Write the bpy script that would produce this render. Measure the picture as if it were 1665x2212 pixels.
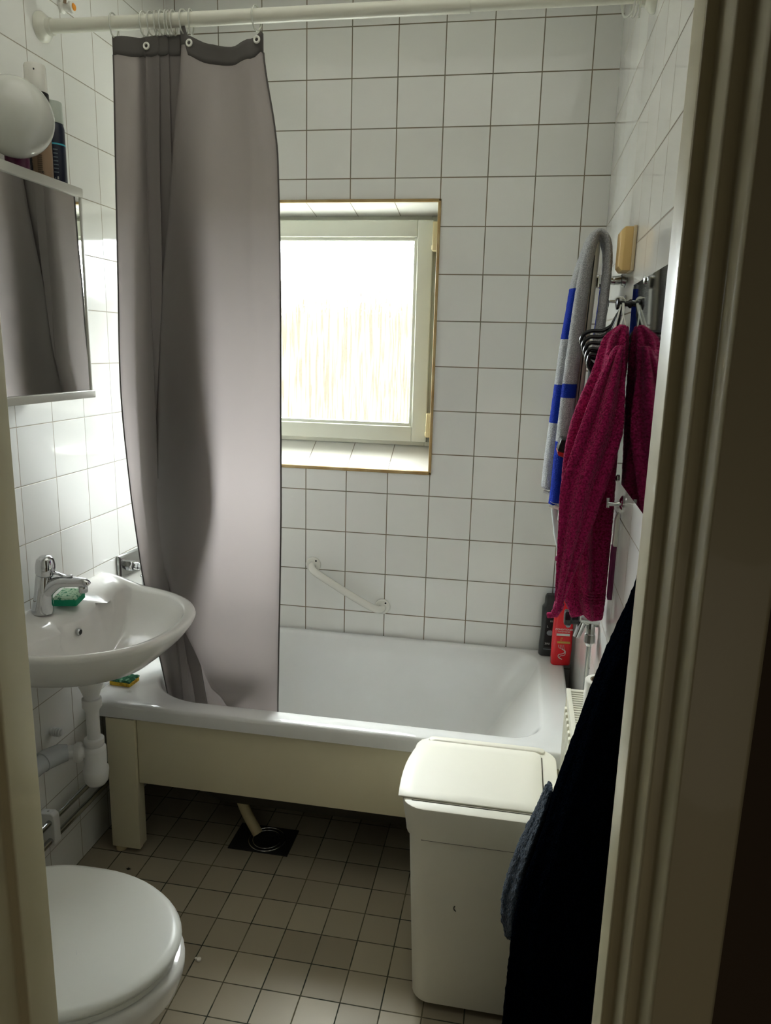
import bpy, bmesh, math, random
from mathutils import Vector, Matrix
random.seed(7)
for o in list(bpy.data.objects): bpy.data.objects.remove(o, do_unlink=True)
SC = bpy.context.scene
COL = SC.collection
PI = math.pi

# ------------------------------------------------------------------ camera
XR = 1.461            # right wall
YD = -1.88            # inner face of the door wall
CAM = Vector((1.2263, -2.5820, 1.5407))
RM = ((0.98390, 0.17699, 0.02497), (0.06172, -0.20600, -0.97660), (-0.16771, 0.96241, -0.21361))
cd = bpy.data.cameras.new('camera'); cam = bpy.data.objects.new('camera', cd); COL.objects.link(cam)
r, dn, fw = [Vector(a) for a in RM]
cam.matrix_world = Matrix(((r.x, -dn.x, -fw.x, CAM.x), (r.y, -dn.y, -fw.y, CAM.y), (r.z, -dn.z, -fw.z, CAM.z), (0, 0, 0, 1)))
cd.sensor_fit = 'HORIZONTAL'; cd.sensor_width = 36.0; cd.lens = 36.0*1616.41/1665.0
cd.clip_start = 0.02
SC.camera = cam

# ------------------------------------------------------------------ light
W = bpy.data.worlds.new('overcast_sky'); SC.world = W; W.use_nodes = True
bg = W.node_tree.nodes['Background']; bg.inputs[0].default_value = (0.83, 0.92, 1.0, 1); bg.inputs[1].default_value = 13.5
def area(name, loc, target, sx, sy, power, color):
    l = bpy.data.lights.new(name, 'AREA'); l.shape = 'RECTANGLE'; l.size = sx; l.size_y = sy; l.energy = power; l.color = color
    o = bpy.data.objects.new(name, l); COL.objects.link(o); o.location = loc
    o.rotation_euler = (Vector(target)-Vector(loc)).to_track_quat('-Z', 'Y').to_euler()
    return o
area('daylight_high', (0.55, 1.35, 3.05), (0.55, 0.0, 1.35), 3.0, 1.9, 125, (0.95, 0.98, 1.0))
hl = area('hall_fill', (1.5, -3.7, 0.7), (1.1, -1.9, 0.5), 1.2, 0.9, 0.75, (1.0, 0.90, 0.72))  # fill light added behind the camera to lift faces turned to the hall
area('ceiling_fill', (0.75, -1.30, 2.70), (0.75, -1.30, 0.0), 1.3, 1.0, 1.3, (1.0, 0.98, 0.90))  # unseen soft fill added under the ceiling, no lamp fixture there
pt = area('window_portal', (0.518, 0.125, 1.59), (0.518, -1.0, 1.59), 0.72, 0.66, 1, (1, 1, 1)); pt.data.cycles.is_portal = True
SC.view_settings.view_transform = 'Standard'; SC.view_settings.look = 'None'
SC.view_settings.exposure = 1.28; SC.view_settings.gamma = 1.0; SC.view_settings.use_curve_mapping = False

# ------------------------------------------------------------------ materials
def nt(m): return m.node_tree.nodes, m.node_tree.links
def mat(name, col, rough=0.5, metal=0.0, spec=0.5, coat=0.0, bump=None, sheen=0.0, trans=0.0, ior=1.45, var=None, emis=None):
    m = bpy.data.materials.new(name); m.use_nodes = True
    N, L = nt(m); b = N['Principled BSDF']
    b.inputs['Base Color'].default_value = (*col, 1); b.inputs['Roughness'].default_value = rough
    b.inputs['Metallic'].default_value = metal; b.inputs['Specular IOR Level'].default_value = spec
    b.inputs['Coat Weight'].default_value = coat; b.inputs['Coat Roughness'].default_value = 0.05
    b.inputs['Transmission Weight'].default_value = trans; b.inputs['IOR'].default_value = ior
    if sheen:
        b.inputs['Sheen Weight'].default_value = sheen; b.inputs['Sheen Roughness'].default_value = 0.5
    if bump or var:
        tc = N.new('ShaderNodeTexCoord')
    if bump:
        sc, st, dist = bump
        n = N.new('ShaderNodeTexNoise'); n.inputs['Scale'].default_value = sc; n.inputs['Detail'].default_value = 3
        L.new(tc.outputs['Object'], n.inputs['Vector'])
        bp = N.new('ShaderNodeBump'); bp.inputs['Strength'].default_value = st; bp.inputs['Distance'].default_value = dist
        L.new(n.outputs['Fac'], bp.inputs['Height']); L.new(bp.outputs[0], b.inputs['Normal'])
    if var:
        sc, col2, lo, hi = var
        n = N.new('ShaderNodeTexNoise'); n.inputs['Scale'].default_value = sc; n.inputs['Detail'].default_value = 5
        L.new(tc.outputs['Object'], n.inputs['Vector'])
        mr = N.new('ShaderNodeMapRange'); mr.inputs['From Min'].default_value = lo; mr.inputs['From Max'].default_value = hi
        L.new(n.outputs['Fac'], mr.inputs['Value'])
        mx = N.new('ShaderNodeMix'); mx.data_type = 'RGBA'; mx.inputs[6].default_value = (*col, 1); mx.inputs[7].default_value = (*col2, 1)
        L.new(mr.outputs[0], mx.inputs[0]); L.new(mx.outputs[2], b.inputs['Base Color'])
    return m

def M_(N, L, op, a, b=None, c=None):
    n = N.new('ShaderNodeMath'); n.operation = op
    for i, v in enumerate((a, b, c)):
        if v is None: continue
        if isinstance(v, (int, float)): n.inputs[i].default_value = v
        else: L.new(v, n.inputs[i])
    return n.outputs[0]

def tile_mat(name, ax1, ax2, o1, o2, pitch, gw, tile, grout, rough=0.06, tilt=0.012, dirt=0.0, tile2=None, spec=0.5, wavy=0.0, dirtcol=(0.30, 0.18, 0.08)):
    m = bpy.data.materials.new(name); m.use_nodes = True
    N, L = nt(m); b = N['Principled BSDF']
    tc = N.new('ShaderNodeTexCoord'); sp = N.new('ShaderNodeSeparateXYZ'); L.new(tc.outputs['Object'], sp.inputs[0])
    ds = []; ids = []
    for ax, off in ((ax1, o1), (ax2, o2)):
        t = M_(N, L, 'DIVIDE', M_(N, L, 'SUBTRACT', sp.outputs[ax], off), pitch)
        f = M_(N, L, 'FRACT', t)
        ds.append(M_(N, L, 'MULTIPLY', M_(N, L, 'MINIMUM', f, M_(N, L, 'SUBTRACT', 1.0, f)), pitch))
        ids.append(M_(N, L, 'FLOOR', t))
    d = M_(N, L, 'MINIMUM', ds[0], ds[1])
    if wavy:
        nz = N.new('ShaderNodeTexNoise'); nz.inputs['Scale'].default_value = 70; L.new(tc.outputs['Object'], nz.inputs['Vector'])
        d = M_(N, L, 'ADD', d, M_(N, L, 'MULTIPLY', M_(N, L, 'SUBTRACT', nz.outputs['Fac'], 0.5), wavy))
    mr = N.new('ShaderNodeMapRange'); L.new(d, mr.inputs['Value']); mr.inputs['From Min'].default_value = gw*0.75; mr.inputs['From Max'].default_value = gw*1.15
    fac = mr.outputs[0]
    cb = N.new('ShaderNodeCombineXYZ'); L.new(ids[0], cb.inputs[0]); L.new(ids[1], cb.inputs[1])
    wn = N.new('ShaderNodeTexWhiteNoise'); wn.noise_dimensions = '3D'; L.new(cb.outputs[0], wn.inputs['Vector'])
    tcol = N.new('ShaderNodeMix'); tcol.data_type = 'RGBA'; tcol.inputs[6].default_value = (*tile, 1); tcol.inputs[7].default_value = (*(tile2 or tuple(c*0.94 for c in tile)), 1)
    L.new(wn.outputs['Value'], tcol.inputs[0])
    tout = tcol.outputs[2]
    n2 = N.new('ShaderNodeTexNoise'); n2.inputs['Scale'].default_value = 9; n2.inputs['Detail'].default_value = 4; L.new(tc.outputs['Object'], n2.inputs['Vector'])
    gcol = N.new('ShaderNodeMix'); gcol.data_type = 'RGBA'; gcol.inputs[6].default_value = (*grout, 1); gcol.inputs[7].default_value = (*dirtcol, 1)
    if dirt:
        mr2 = N.new('ShaderNodeMapRange'); L.new(n2.outputs['Fac'], mr2.inputs['Value']); mr2.inputs['From Min'].default_value = 0.42; mr2.inputs['From Max'].default_value = 0.62; mr2.inputs['To Max'].default_value = dirt
        L.new(mr2.outputs[0], gcol.inputs[0])
    else: gcol.inputs[0].default_value = 0
    mx = N.new('ShaderNodeMix'); mx.data_type = 'RGBA'; L.new(fac, mx.inputs[0]); L.new(gcol.outputs[2], mx.inputs[6]); L.new(tout, mx.inputs[7])
    L.new(mx.outputs[2], b.inputs['Base Color'])
    rr = M_(N, L, 'ADD', M_(N, L, 'MULTIPLY', M_(N, L, 'SUBTRACT', 1.0, fac), 0.6), rough)
    L.new(rr, b.inputs['Roughness']); b.inputs['Specular IOR Level'].default_value = spec
    bp = N.new('ShaderNodeBump'); bp.inputs['Strength'].default_value = 0.5; bp.inputs['Distance'].default_value = 0.002; L.new(fac, bp.inputs['Height'])
    # every tile sits at a slightly different angle and is a little wavy
    n3 = N.new('ShaderNodeTexNoise'); n3.inputs['Scale'].default_value = 6; n3.inputs['Detail'].default_value = 1; L.new(tc.outputs['Object'], n3.inputs['Vector'])
    def centred(sock, amt):
        s = N.new('ShaderNodeVectorMath'); s.operation = 'SUBTRACT'; L.new(sock, s.inputs[0]); s.inputs[1].default_value = (0.5, 0.5, 0.5)
        q = N.new('ShaderNodeVectorMath'); q.operation = 'SCALE'; L.new(s.outputs[0], q.inputs[0]); q.inputs['Scale'].default_value = amt
        return q.outputs[0]
    a = N.new('ShaderNodeVectorMath'); L.new(bp.outputs[0], a.inputs[0]); L.new(centred(wn.outputs['Color'], tilt), a.inputs[1])
    a2 = N.new('ShaderNodeVectorMath'); L.new(a.outputs[0], a2.inputs[0]); L.new(centred(n3.outputs['Color'], tilt*0.8), a2.inputs[1])
    nm = N.new('ShaderNodeVectorMath'); nm.operation = 'NORMALIZE'; L.new(a2.outputs[0], nm.inputs[0]); L.new(nm.outputs[0], b.inputs['Normal'])
    return m

TILE = (0.83, 0.83, 0.79); GROUT = (0.185, 0.17, 0.115)
C0 = 0.4809; R0 = 2.5344
m_back = tile_mat('glazed_tile_back', 0, 2, C0, R0, 0.15, 0.0017, TILE, GROUT, dirt=0.35, tilt=0.008)
m_left = tile_mat('glazed_tile_left', 1, 2, -1.0631, R0-0.0084, 0.15, 0.0013, TILE, (0.36, 0.34, 0.27), dirt=0.3, tilt=0.016)
m_right = tile_mat('glazed_tile_right', 1, 2, -1.05, R0, 0.15, 0.0020, TILE, (0.24, 0.21, 0.16), tilt=0.014)
m_floor = tile_mat('stoneware_floor_tile', 0, 1, 0.5932, -0.8155, 0.0988, 0.0016, (0.42, 0.37, 0.27), (0.035, 0.042, 0.03), rough=0.42, tilt=0.01, dirt=0.5, tile2=(0.31, 0.265, 0.19), spec=0.35, wavy=0.0012, dirtcol=(0.26, 0.22, 0.13))
m_sill = tile_mat('glazed_tile_sill', 0, 1, C0, 0.155, 0.15, 0.0013, TILE, GROUT, tilt=0.008)
m_ceil = mat('ceiling_paint', (0.82, 0.82, 0.76), 0.8)
m_porc = mat('sanitary_porcelain', (0.80, 0.79, 0.75), 0.12, coat=0.2)
m_acryl = mat('white_enamel', (0.82, 0.83, 0.82), 0.12, coat=0.3, var=(2.5, (0.77, 0.775, 0.75), 0.4, 0.7))
m_lid = mat('toilet_seat_plastic', (0.74, 0.75, 0.70), 0.33)
m_panel = mat('cream_painted_panel', (0.76, 0.70, 0.50), 0.35, bump=(30, 0.05, 0.001))
m_bin = mat('cream_bin_plastic', (0.84, 0.82, 0.71), 0.45, bump=(300, 0.08, 0.0005))
m_jamb = mat('cream_gloss_door_paint', (0.66, 0.60, 0.39), 0.40, coat=0.15, bump=(5, 0.02, 0.003))
m_hall = mat('hall_shade_brown', (0.09, 0.06, 0.035), 0.8)  # brown darkened to carry the shade of the unlit hall
m_hallfloor = mat('hall_floor_wood', (0.20, 0.12, 0.06), 0.5)
m_frame = mat('window_frame_paint', (0.76, 0.78, 0.68), 0.35)
m_gold = mat('brown_tile_edge_strip', (0.36, 0.22, 0.075), 0.4, var=(14, (0.52, 0.40, 0.20), 0.35, 0.7))
m_hinge = mat('cream_hinge_plastic', (0.80, 0.70, 0.42), 0.4)
m_chrome = mat('chrome', (0.62, 0.63, 0.64), 0.07, metal=1.0)
m_dchrome = mat('dull_chrome', (0.55, 0.56, 0.55), 0.2, metal=1.0)
m_steel = mat('copper_grey_pipe', (0.45, 0.46, 0.45), 0.22, metal=1.0)
m_black = mat('black_plastic', (0.012, 0.012, 0.014), 0.22)
m_dark = mat('dark_hole', (0.01, 0.01, 0.01), 0.7)
m_pvc = mat('white_pvc', (0.78, 0.78, 0.76), 0.3)
m_gpvc = mat('grey_pvc', (0.50, 0.52, 0.53), 0.25)
m_enw = mat('white_lacquer', (0.78, 0.77, 0.70), 0.25, coat=0.3)
m_rod = mat('white_rod_lacquer', (0.68, 0.68, 0.58), 0.3, coat=0.3)
m_mirror = mat('mirror_glass', (0.88, 0.90, 0.88), 0.015, metal=1.0)
m_mirror2 = mat('old_dusty_mirror_glass', (0.50, 0.56, 0.56), 0.05, metal=1.0, var=(45, (0.38, 0.42, 0.42), 0.45, 0.75))
m_alu = mat('aluminium_rail', (0.60, 0.60, 0.54), 0.4, metal=0.15)
m_globe = mat('opal_glass', (0.60, 0.61, 0.55), 0.18, coat=0.5)
m_ring = mat('clear_ring_plastic', (0.85, 0.86, 0.78), 0.12, trans=0.55)
m_grom = mat('grommet_plastic', (0.82, 0.82, 0.74), 0.25)
m_spg = mat('green_sponge', (0.005, 0.26, 0.13), 0.85, bump=(180, 0.5, 0.002))
m_spw = mat('pale_green_scourer', (0.42, 0.60, 0.42), 0.9, bump=(160, 1.0, 0.004), var=(120, (0.05, 0.22, 0.12), 0.52, 0.62))
m_spy = mat('yellow_sponge', (0.80, 0.55, 0.05), 0.9, bump=(180, 0.5, 0.002), var=(90, (0.55, 0.33, 0.03), 0.5, 0.6))
m_spd = mat('dark_green_scourer', (0.02, 0.12, 0.06), 0.95, bump=(150, 1.0, 0.004), var=(90, (0.20, 0.40, 0.25), 0.5, 0.65))
m_maroon = mat('maroon_terry', (0.50, 0.014, 0.13), 0.95, spec=0.1, bump=(300, 1.0, 0.005), sheen=0.15, var=(230, (0.20, 0.003, 0.045), 0.40, 0.66))
m_navy = mat('navy_terry', (0.0008, 0.0015, 0.003), 1.0, spec=0.0, bump=(260, 1.0, 0.006), var=(90, (0.0015, 0.003, 0.006), 0.45, 0.7))
m_red = mat('red_bottle_plastic', (0.80, 0.01, 0.02), 0.25, coat=0.4)
m_blk2 = mat('charcoal_bottle_plastic', (0.035, 0.038, 0.037), 0.35)
m_blue = mat('blue_cap_plastic', (0.01, 0.17, 0.75), 0.3)
m_beige = mat('ochre_beige_plastic', (0.78, 0.53, 0.21), 0.4)
m_beige2 = mat('pale_beige_plastic', (0.80, 0.66, 0.42), 0.4)
m_purple = mat('purple_bottle_plastic', (0.12, 0.01, 0.06), 0.3)
m_tan = mat('tan_can_print', (0.30, 0.20, 0.12), 0.35)
m_navycan = mat('dark_navy_can_print', (0.008, 0.012, 0.03), 0.3)
m_orange = mat('orange_insert', (0.80, 0.30, 0.02), 0.5)
m_wtext = mat('white_print', (0.75, 0.75, 0.72), 0.5)
m_gtext = mat('grey_print', (0.30, 0.36, 0.40), 0.5)
m_btext = mat('black_print', (0.01, 0.01, 0.01), 0.5)
m_otext = mat('gold_print', (0.70, 0.42, 0.08), 0.4)
m_cyan = mat('cyan_print', (0.05, 0.40, 0.50), 0.4)
m_paper = mat('tissue_paper', (0.80, 0.78, 0.70), 0.9, bump=(250, 0.3, 0.001))
m_card = mat('cardboard', (0.30, 0.22, 0.14), 0.9)
m_rad = mat('radiator_enamel', (0.76, 0.74, 0.62), 0.3, coat=0.2)
m_string = mat('white_cord', (0.75, 0.75, 0.68), 0.8)
m_hose = mat('cream_drain_hose', (0.62, 0.53, 0.30), 0.45)
m_outw = mat('beige_render', (0.056, 0.046, 0.034), 0.9, var=(0.9, (0.046, 0.044, 0.034), 0.45, 0.65))
m_outg = mat('pale_paving', (0.55, 0.52, 0.46), 0.9)
m_header = mat('dark_curtain_header', (0.10, 0.092, 0.086), 0.85)
m_wood = mat('bare_wood_gouge', (0.02, 0.015, 0.008), 0.9)
m_skirt = mat('shade_and_seam_dark', (0.05, 0.045, 0.035), 0.6)  # near black: shade below the tub as colour, also the bin seams

def curtain_mat():
    m = bpy.data.materials.new('grey_curtain_fabric'); m.use_nodes = True
    N, L = nt(m); out = N['Material Output']; N.remove(N['Principled BSDF'])
    d = N.new('ShaderNodeBsdfDiffuse'); d.inputs[0].default_value = (0.26, 0.235, 0.225, 1)
    t = N.new('ShaderNodeBsdfTranslucent'); t.inputs[0].default_value = (0.35, 0.305, 0.295, 1)
    g = N.new('ShaderNodeBsdfGlossy'); g.inputs['Roughness'].default_value = 0.45; g.inputs[0].default_value = (0.6, 0.6, 0.6, 1)
    a = N.new('ShaderNodeMixShader'); a.inputs[0].default_value = 0.45; L.new(d.outputs[0], a.inputs[1]); L.new(t.outputs[0], a.inputs[2])
    b = N.new('ShaderNodeMixShader'); b.inputs[0].default_value = 0.035; L.new(a.outputs[0], b.inputs[1]); L.new(g.outputs[0], b.inputs[2])
    tc = N.new('ShaderNodeTexCoord'); n = N.new('ShaderNodeTexNoise'); n.inputs['Scale'].default_value = 11; n.inputs['Detail'].default_value = 4; L.new(tc.outputs['Object'], n.inputs['Vector'])
    bp = N.new('ShaderNodeBump'); bp.inputs['Strength'].default_value = 0.25; bp.inputs['Distance'].default_value = 0.006; L.new(n.outputs['Fac'], bp.inputs['Height'])
    L.new(bp.outputs[0], d.inputs['Normal']); L.new(bp.outputs[0], g.inputs['Normal'])
    L.new(b.outputs[0], out.inputs[0]); return m
m_curtain = curtain_mat()

def pane_mat():
    m = bpy.data.materials.new('rain_patterned_glass'); m.use_nodes = True
    N, L = nt(m); out = N['Material Output']; N.remove(N['Principled BSDF'])
    tc = N.new('ShaderNodeTexCoord'); mp = N.new('ShaderNodeMapping'); mp.inputs['Scale'].default_value = (120, 1, 6)
    L.new(tc.outputs['Object'], mp.inputs['Vector'])
    n = N.new('ShaderNodeTexNoise'); n.inputs['Scale'].default_value = 1.0; n.inputs['Detail'].default_value = 4; n.inputs['Distortion'].default_value = 0.5
    L.new(mp.outputs[0], n.inputs['Vector'])
    bp = N.new('ShaderNodeBump'); bp.inputs['Strength'].default_value = 1.0; bp.inputs['Distance'].default_value = 0.012; L.new(n.outputs['Fac'], bp.inputs['Height'])
    rf = N.new('ShaderNodeBsdfRefraction'); rf.inputs[0].default_value = (0.72, 0.66, 0.56, 1); rf.inputs['Roughness'].default_value = 0.02; rf.inputs['IOR'].default_value = 1.45; L.new(bp.outputs[0], rf.inputs['Normal'])  # tan tint puts the refracted outdoor streaks into the glass colour
    tr = N.new('ShaderNodeBsdfTransparent'); tr.inputs[0].default_value = (0.95, 0.97, 0.96, 1)
    gl = N.new('ShaderNodeBsdfGlossy'); gl.inputs['Roughness'].default_value = 0.1; L.new(bp.outputs[0], gl.inputs['Normal'])
    a = N.new('ShaderNodeMixShader'); mrp = N.new('ShaderNodeMapRange'); mrp.inputs['From Min'].default_value = 0.49; mrp.inputs['From Max'].default_value = 0.58; mrp.inputs['To Min'].default_value = 0.15; mrp.inputs['To Max'].default_value = 1.0; L.new(n.outputs['Fac'], mrp.inputs['Value']); L.new(mrp.outputs[0], a.inputs[0]); L.new(tr.outputs[0], a.inputs[1]); L.new(rf.outputs[0], a.inputs[2])
    b = N.new('ShaderNodeMixShader'); b.inputs[0].default_value = 0.04; L.new(a.outputs[0], b.inputs[1]); L.new(gl.outputs[0], b.inputs[2])
    L.new(b.outputs[0], out.inputs[0]); return m
m_pane = pane_mat()

def striped_mat():
    # grey marl terry with royal blue blocks woven in at fixed heights
    m = mat('grey_marl_terry', (0.5, 0.5, 0.5), 0.95, spec=0.1, bump=(420, 1.0, 0.004))
    N, L = nt(m); b = N['Principled BSDF']
    tc = N.new('ShaderNodeTexCoord'); sp = N.new('ShaderNodeSeparateXYZ'); L.new(tc.outputs['Object'], sp.inputs[0])
    n = N.new('ShaderNodeTexNoise'); n.inputs['Scale'].default_value = 500; n.inputs['Detail'].default_value = 2; L.new(tc.outputs['Object'], n.inputs['Vector'])
    mr = N.new('ShaderNodeMapRange'); L.new(n.outputs['Fac'], mr.inputs['Value']); mr.inputs['From Min'].default_value = 0.38; mr.inputs['From Max'].default_value = 0.62
    g = N.new('ShaderNodeMix'); g.data_type = 'RGBA'; g.inputs[6].default_value = (0.32, 0.33, 0.34, 1); g.inputs[7].default_value = (0.58, 0.59, 0.60, 1); L.new(mr.outputs[0], g.inputs[0])
    z = sp.outputs[2]; y = sp.outputs[1]
    def band(lo, hi): return M_(N, L, 'MULTIPLY', M_(N, L, 'GREATER_THAN', z, lo), M_(N, L, 'LESS_THAN', z, hi))
    near = M_(N, L, 'LESS_THAN', y, -0.585); far = M_(N, L, 'SUBTRACT', 1.0, near)
    bn = M_(N, L, 'MAXIMUM', band(1.432, 1.466), band(1.166, 1.322))
    bf = M_(N, L, 'MAXIMUM', M_(N, L, 'MAXIMUM', band(1.575, 1.70), band(1.150, 1.166)), band(1.36, 1.46))
    f = M_(N, L, 'ADD', M_(N, L, 'MULTIPLY', near, bn), M_(N, L, 'MULTIPLY', far, bf))
    mx = N.new('ShaderNodeMix'); mx.data_type = 'RGBA'; L.new(f, mx.inputs[0]); L.new(g.outputs[2], mx.inputs[6]); mx.inputs[7].default_value = (0.010, 0.035, 0.36, 1)
    L.new(mx.outputs[2], b.inputs['Base Color']); return m
m_stripe = striped_mat()

# ------------------------------------------------------------------ mesh helpers
def link(name, me, m=None, parent=None, smooth=False, bevel=0, sub=0, angle=40):
    o = bpy.data.objects.new(name, me); COL.objects.link(o)
    if m: me.materials.append(m)
    if parent: o.parent = parent; o.matrix_parent_inverse = Matrix.Identity(4)
    if smooth:
        me.polygons.foreach_set('use_smooth', [True]*len(me.polygons))
        if angle < 180:
            try: me.set_sharp_from_angle(angle=math.radians(angle))
            except Exception: pass
    if bevel:
        b = o.modifiers.new('bevel', 'BEVEL'); b.width = bevel; b.segments = 3; b.limit_method = 'ANGLE'; b.angle_limit = 0.6; b.harden_normals = False
        me.polygons.foreach_set('use_smooth', [True]*len(me.polygons))
    if sub:
        s = o.modifiers.new('sub', 'SUBSURF'); s.levels = sub; s.render_levels = sub
    return o
def pyd(name, V, F, m=None, parent=None, **k):
    me = bpy.data.meshes.new(name); me.from_pydata([tuple(v) for v in V], [], F); me.update()
    bm = bmesh.new(); bm.from_mesh(me); bmesh.ops.recalc_face_normals(bm, faces=bm.faces); bm.to_mesh(me); bm.free()
    return link(name, me, m, parent, **k)
class G:
    """collects shapes into one mesh"""
    def __init__(s): s.V = []; s.F = []
    def box(s, x0, x1, y0, y1, z0, z1):
        b = len(s.V); s.V += [(x, y, z) for z in (z0, z1) for y in (y0, y1) for x in (x0, x1)]
        s.F += [tuple(b+i for i in f) for f in ((0, 2, 3, 1), (4, 5, 7, 6), (0, 1, 5, 4), (2, 6, 7, 3), (0, 4, 6, 2), (1, 3, 7, 5))]; return s
    def rings(s, R, closed=True, cap=True):
        b = len(s.V); n = len(R[0])
        for r_ in R: s.V += [tuple(p) for p in r_]
        for i in range(len(R)-1):
            for j in range(n if closed else n-1):
                k = (j+1) % n; s.F.append((b+i*n+j, b+i*n+k, b+(i+1)*n+k, b+(i+1)*n+j))
        if cap and closed:
            s.F.append(tuple(b+j for j in range(n))[::-1]); s.F.append(tuple(b+(len(R)-1)*n+j for j in range(n)))
        return s
    def tube(s, pts, rad, n=16, cap=True, flat=1.0, up=None):
        pts = [Vector(p) for p in pts]; R = []; prev = None
        for i, p in enumerate(pts):
            t = (pts[min(i+1, len(pts)-1)]-pts[max(i-1, 0)]).normalized()
            if prev is None:
                a = Vector(up) if up else (Vector((0, 0, 1)) if abs(t.z) < 0.9 else Vector((1, 0, 0)))
                u = (a-t*a.dot(t)).normalized()
            else: u = (prev-t*prev.dot(t)).normalized()
            prev = u; w = t.cross(u); rr = rad[i] if isinstance(rad, (list, tuple)) else rad
            R.append([p+(u*math.cos(2*PI*j/n)+w*math.sin(2*PI*j/n)*flat)*rr for j in range(n)])
        return s.rings(R, cap=cap)
    def lathe(s, prof, c=(0, 0, 0), axis='z', n=32):
        R = []
        for r_, h in prof:
            ring = []
            for j in range(n):
                a = 2*PI*j/n; x, y = r_*math.cos(a), r_*math.sin(a)
                if axis == 'z': q = (c[0]+x, c[1]+y, c[2]+h)
                elif axis == 'x': q = (c[0]+h, c[1]+x, c[2]+y)
                else: q = (c[0]+x, c[1]+h, c[2]+y)
                ring.append(q)
            R.append(ring)
        return s.rings(R)
    def torus(s, c, R_, r_, nrm=(0, 1, 0), n=24, k=8, arc=1.0, a0=0):
        nrm = Vector(nrm).normalized(); a = Vector((0, 0, 1)) if abs(nrm.z) < 0.9 else Vector((1, 0, 0))
        u = (a-nrm*a.dot(nrm)).normalized(); w = nrm.cross(u); c = Vector(c)
        m_ = n if arc >= 1 else n+1
        pts = [c+(u*math.cos(a0+2*PI*arc*i/n)+w*math.sin(a0+2*PI*arc*i/n))*R_ for i in range(m_)]
        rings_ = []
        for i, p in enumerate(pts):
            d = (p-c).normalized()
            rings_.append([p+(d*math.cos(2*PI*j/k)+nrm*math.sin(2*PI*j/k))*r_ for j in range(k)])
        if arc >= 1: rings_.append(rings_[0]); return s.rings(rings_, cap=False)
        return s.rings(rings_)
    def build(s, name, m=None, parent=None, **k): return pyd(name, s.V, s.F, m, parent, **k)
def poly(*pts, n=8):
    """catmull-rom through points"""
    P = [Vector(p) for p in pts]; out = []
    for i in range(len(P)-1):
        p0 = P[max(i-1, 0)]; p1 = P[i]; p2 = P[i+1]; p3 = P[min(i+2, len(P)-1)]
        for k in range(n):
            t = k/n; out.append(0.5*((2*p1)+(p2-p0)*t+(2*p0-5*p1+4*p2-p3)*t*t+(3*p1-p0-3*p2+p3)*t**3))
    out.append(P[-1]); return out
def rrect(x0, x1, y0, y1, r_, z, n=6):
    pts = []
    for cx, cy, a in ((x1-r_, y1-r_, 0), (x0+r_, y1-r_, PI/2), (x0+r_, y0+r_, PI), (x1-r_, y0+r_, 1.5*PI)):
        for k in range(n+1):
            b = a+PI/2*k/n; pts.append((cx+r_*math.cos(b), cy+r_*math.sin(b), z))
    return pts
def tag(o, label=None, cat=None, group=None, kind=None):
    if label: o['label'] = label
    if cat: o['category'] = cat
    if group: o['group'] = group
    if kind: o['kind'] = kind
    return o
def thing(name, label, cat, group=None, loc=(0, 0, 0)):
    o = bpy.data.objects.new(name, None); COL.objects.link(o); o.location = loc; o.empty_display_size = 0.05
    return tag(o, label, cat, group)
def struct(o, label, cat='room'): return tag(o, label, cat, kind='structure')
def text(name, body, size, m, parent, M, depth=0.0002, align='CENTER'):
    cu = bpy.data.curves.new(name, 'FONT'); cu.body = body; cu.size = size; cu.align_x = align; cu.extrude = depth; cu.space_line = 0.9
    t = bpy.data.objects.new(name+'_src', cu); COL.objects.link(t)
    bpy.context.view_layer.update(); dg = bpy.context.evaluated_depsgraph_get()
    me = bpy.data.meshes.new_from_object(t.evaluated_get(dg)); me.name = name
    bpy.data.objects.remove(t, do_unlink=True); bpy.data.curves.remove(cu)
    me.transform(M); o = link(name, me, m, parent); return o

# ------------------------------------------------------------------ room shell
ZC = 2.72
NX0, NX1, NZ0, NZ1, NY = 0.105, 0.931, 1.120, 2.014, 0.135   # window niche
YF = 0.13
g = G()
g.box(-0.1, NX0, 0, 0.30, 0, ZC); g.box(NX1, XR+0.1, 0, 0.30, 0, ZC)
g.box(NX0, NX1, 0, 0.30, 0, NZ0-0.004); g.box(NX0, NX1, 0, 0.30, NZ1+0.004, ZC)
struct(g.build('wall_back', m_back), 'white tiled back wall with the window opening', 'wall')
struct(G().box(-0.1, 0, -1.99, 0, -0.1, ZC).build('wall_left', m_left), 'white tiled left wall behind the washbasin', 'wall')
struct(G().box(XR, XR+0.1, -1.99, 0, -0.1, ZC).build('wall_right', m_right), 'white tiled right wall with towels and mirror', 'wall')
struct(G().box(-0.1, XR+0.1, -1.99, 0.3, -0.1, 0).build('floor', m_floor), 'floor of small grey brown square tiles', 'floor')
struct(G().box(-0.1, XR+0.1, -1.99, 0.3, ZC, ZC+0.1).build('ceiling', m_ceil), 'plain painted ceiling above the bathroom', 'ceiling')
# door wall (left of opening, right of opening, above)
g = G(); g.box(0, 0.641, -1.99, YD, 0, ZC); g.box(1.40, XR, -1.99, YD, 0, ZC); g.box(0.641, 1.40, -1.99, YD, 2.12, ZC)
struct(g.build('wall_front', m_ceil), 'wall around the doorway seen from the hall', 'wall')
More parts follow.
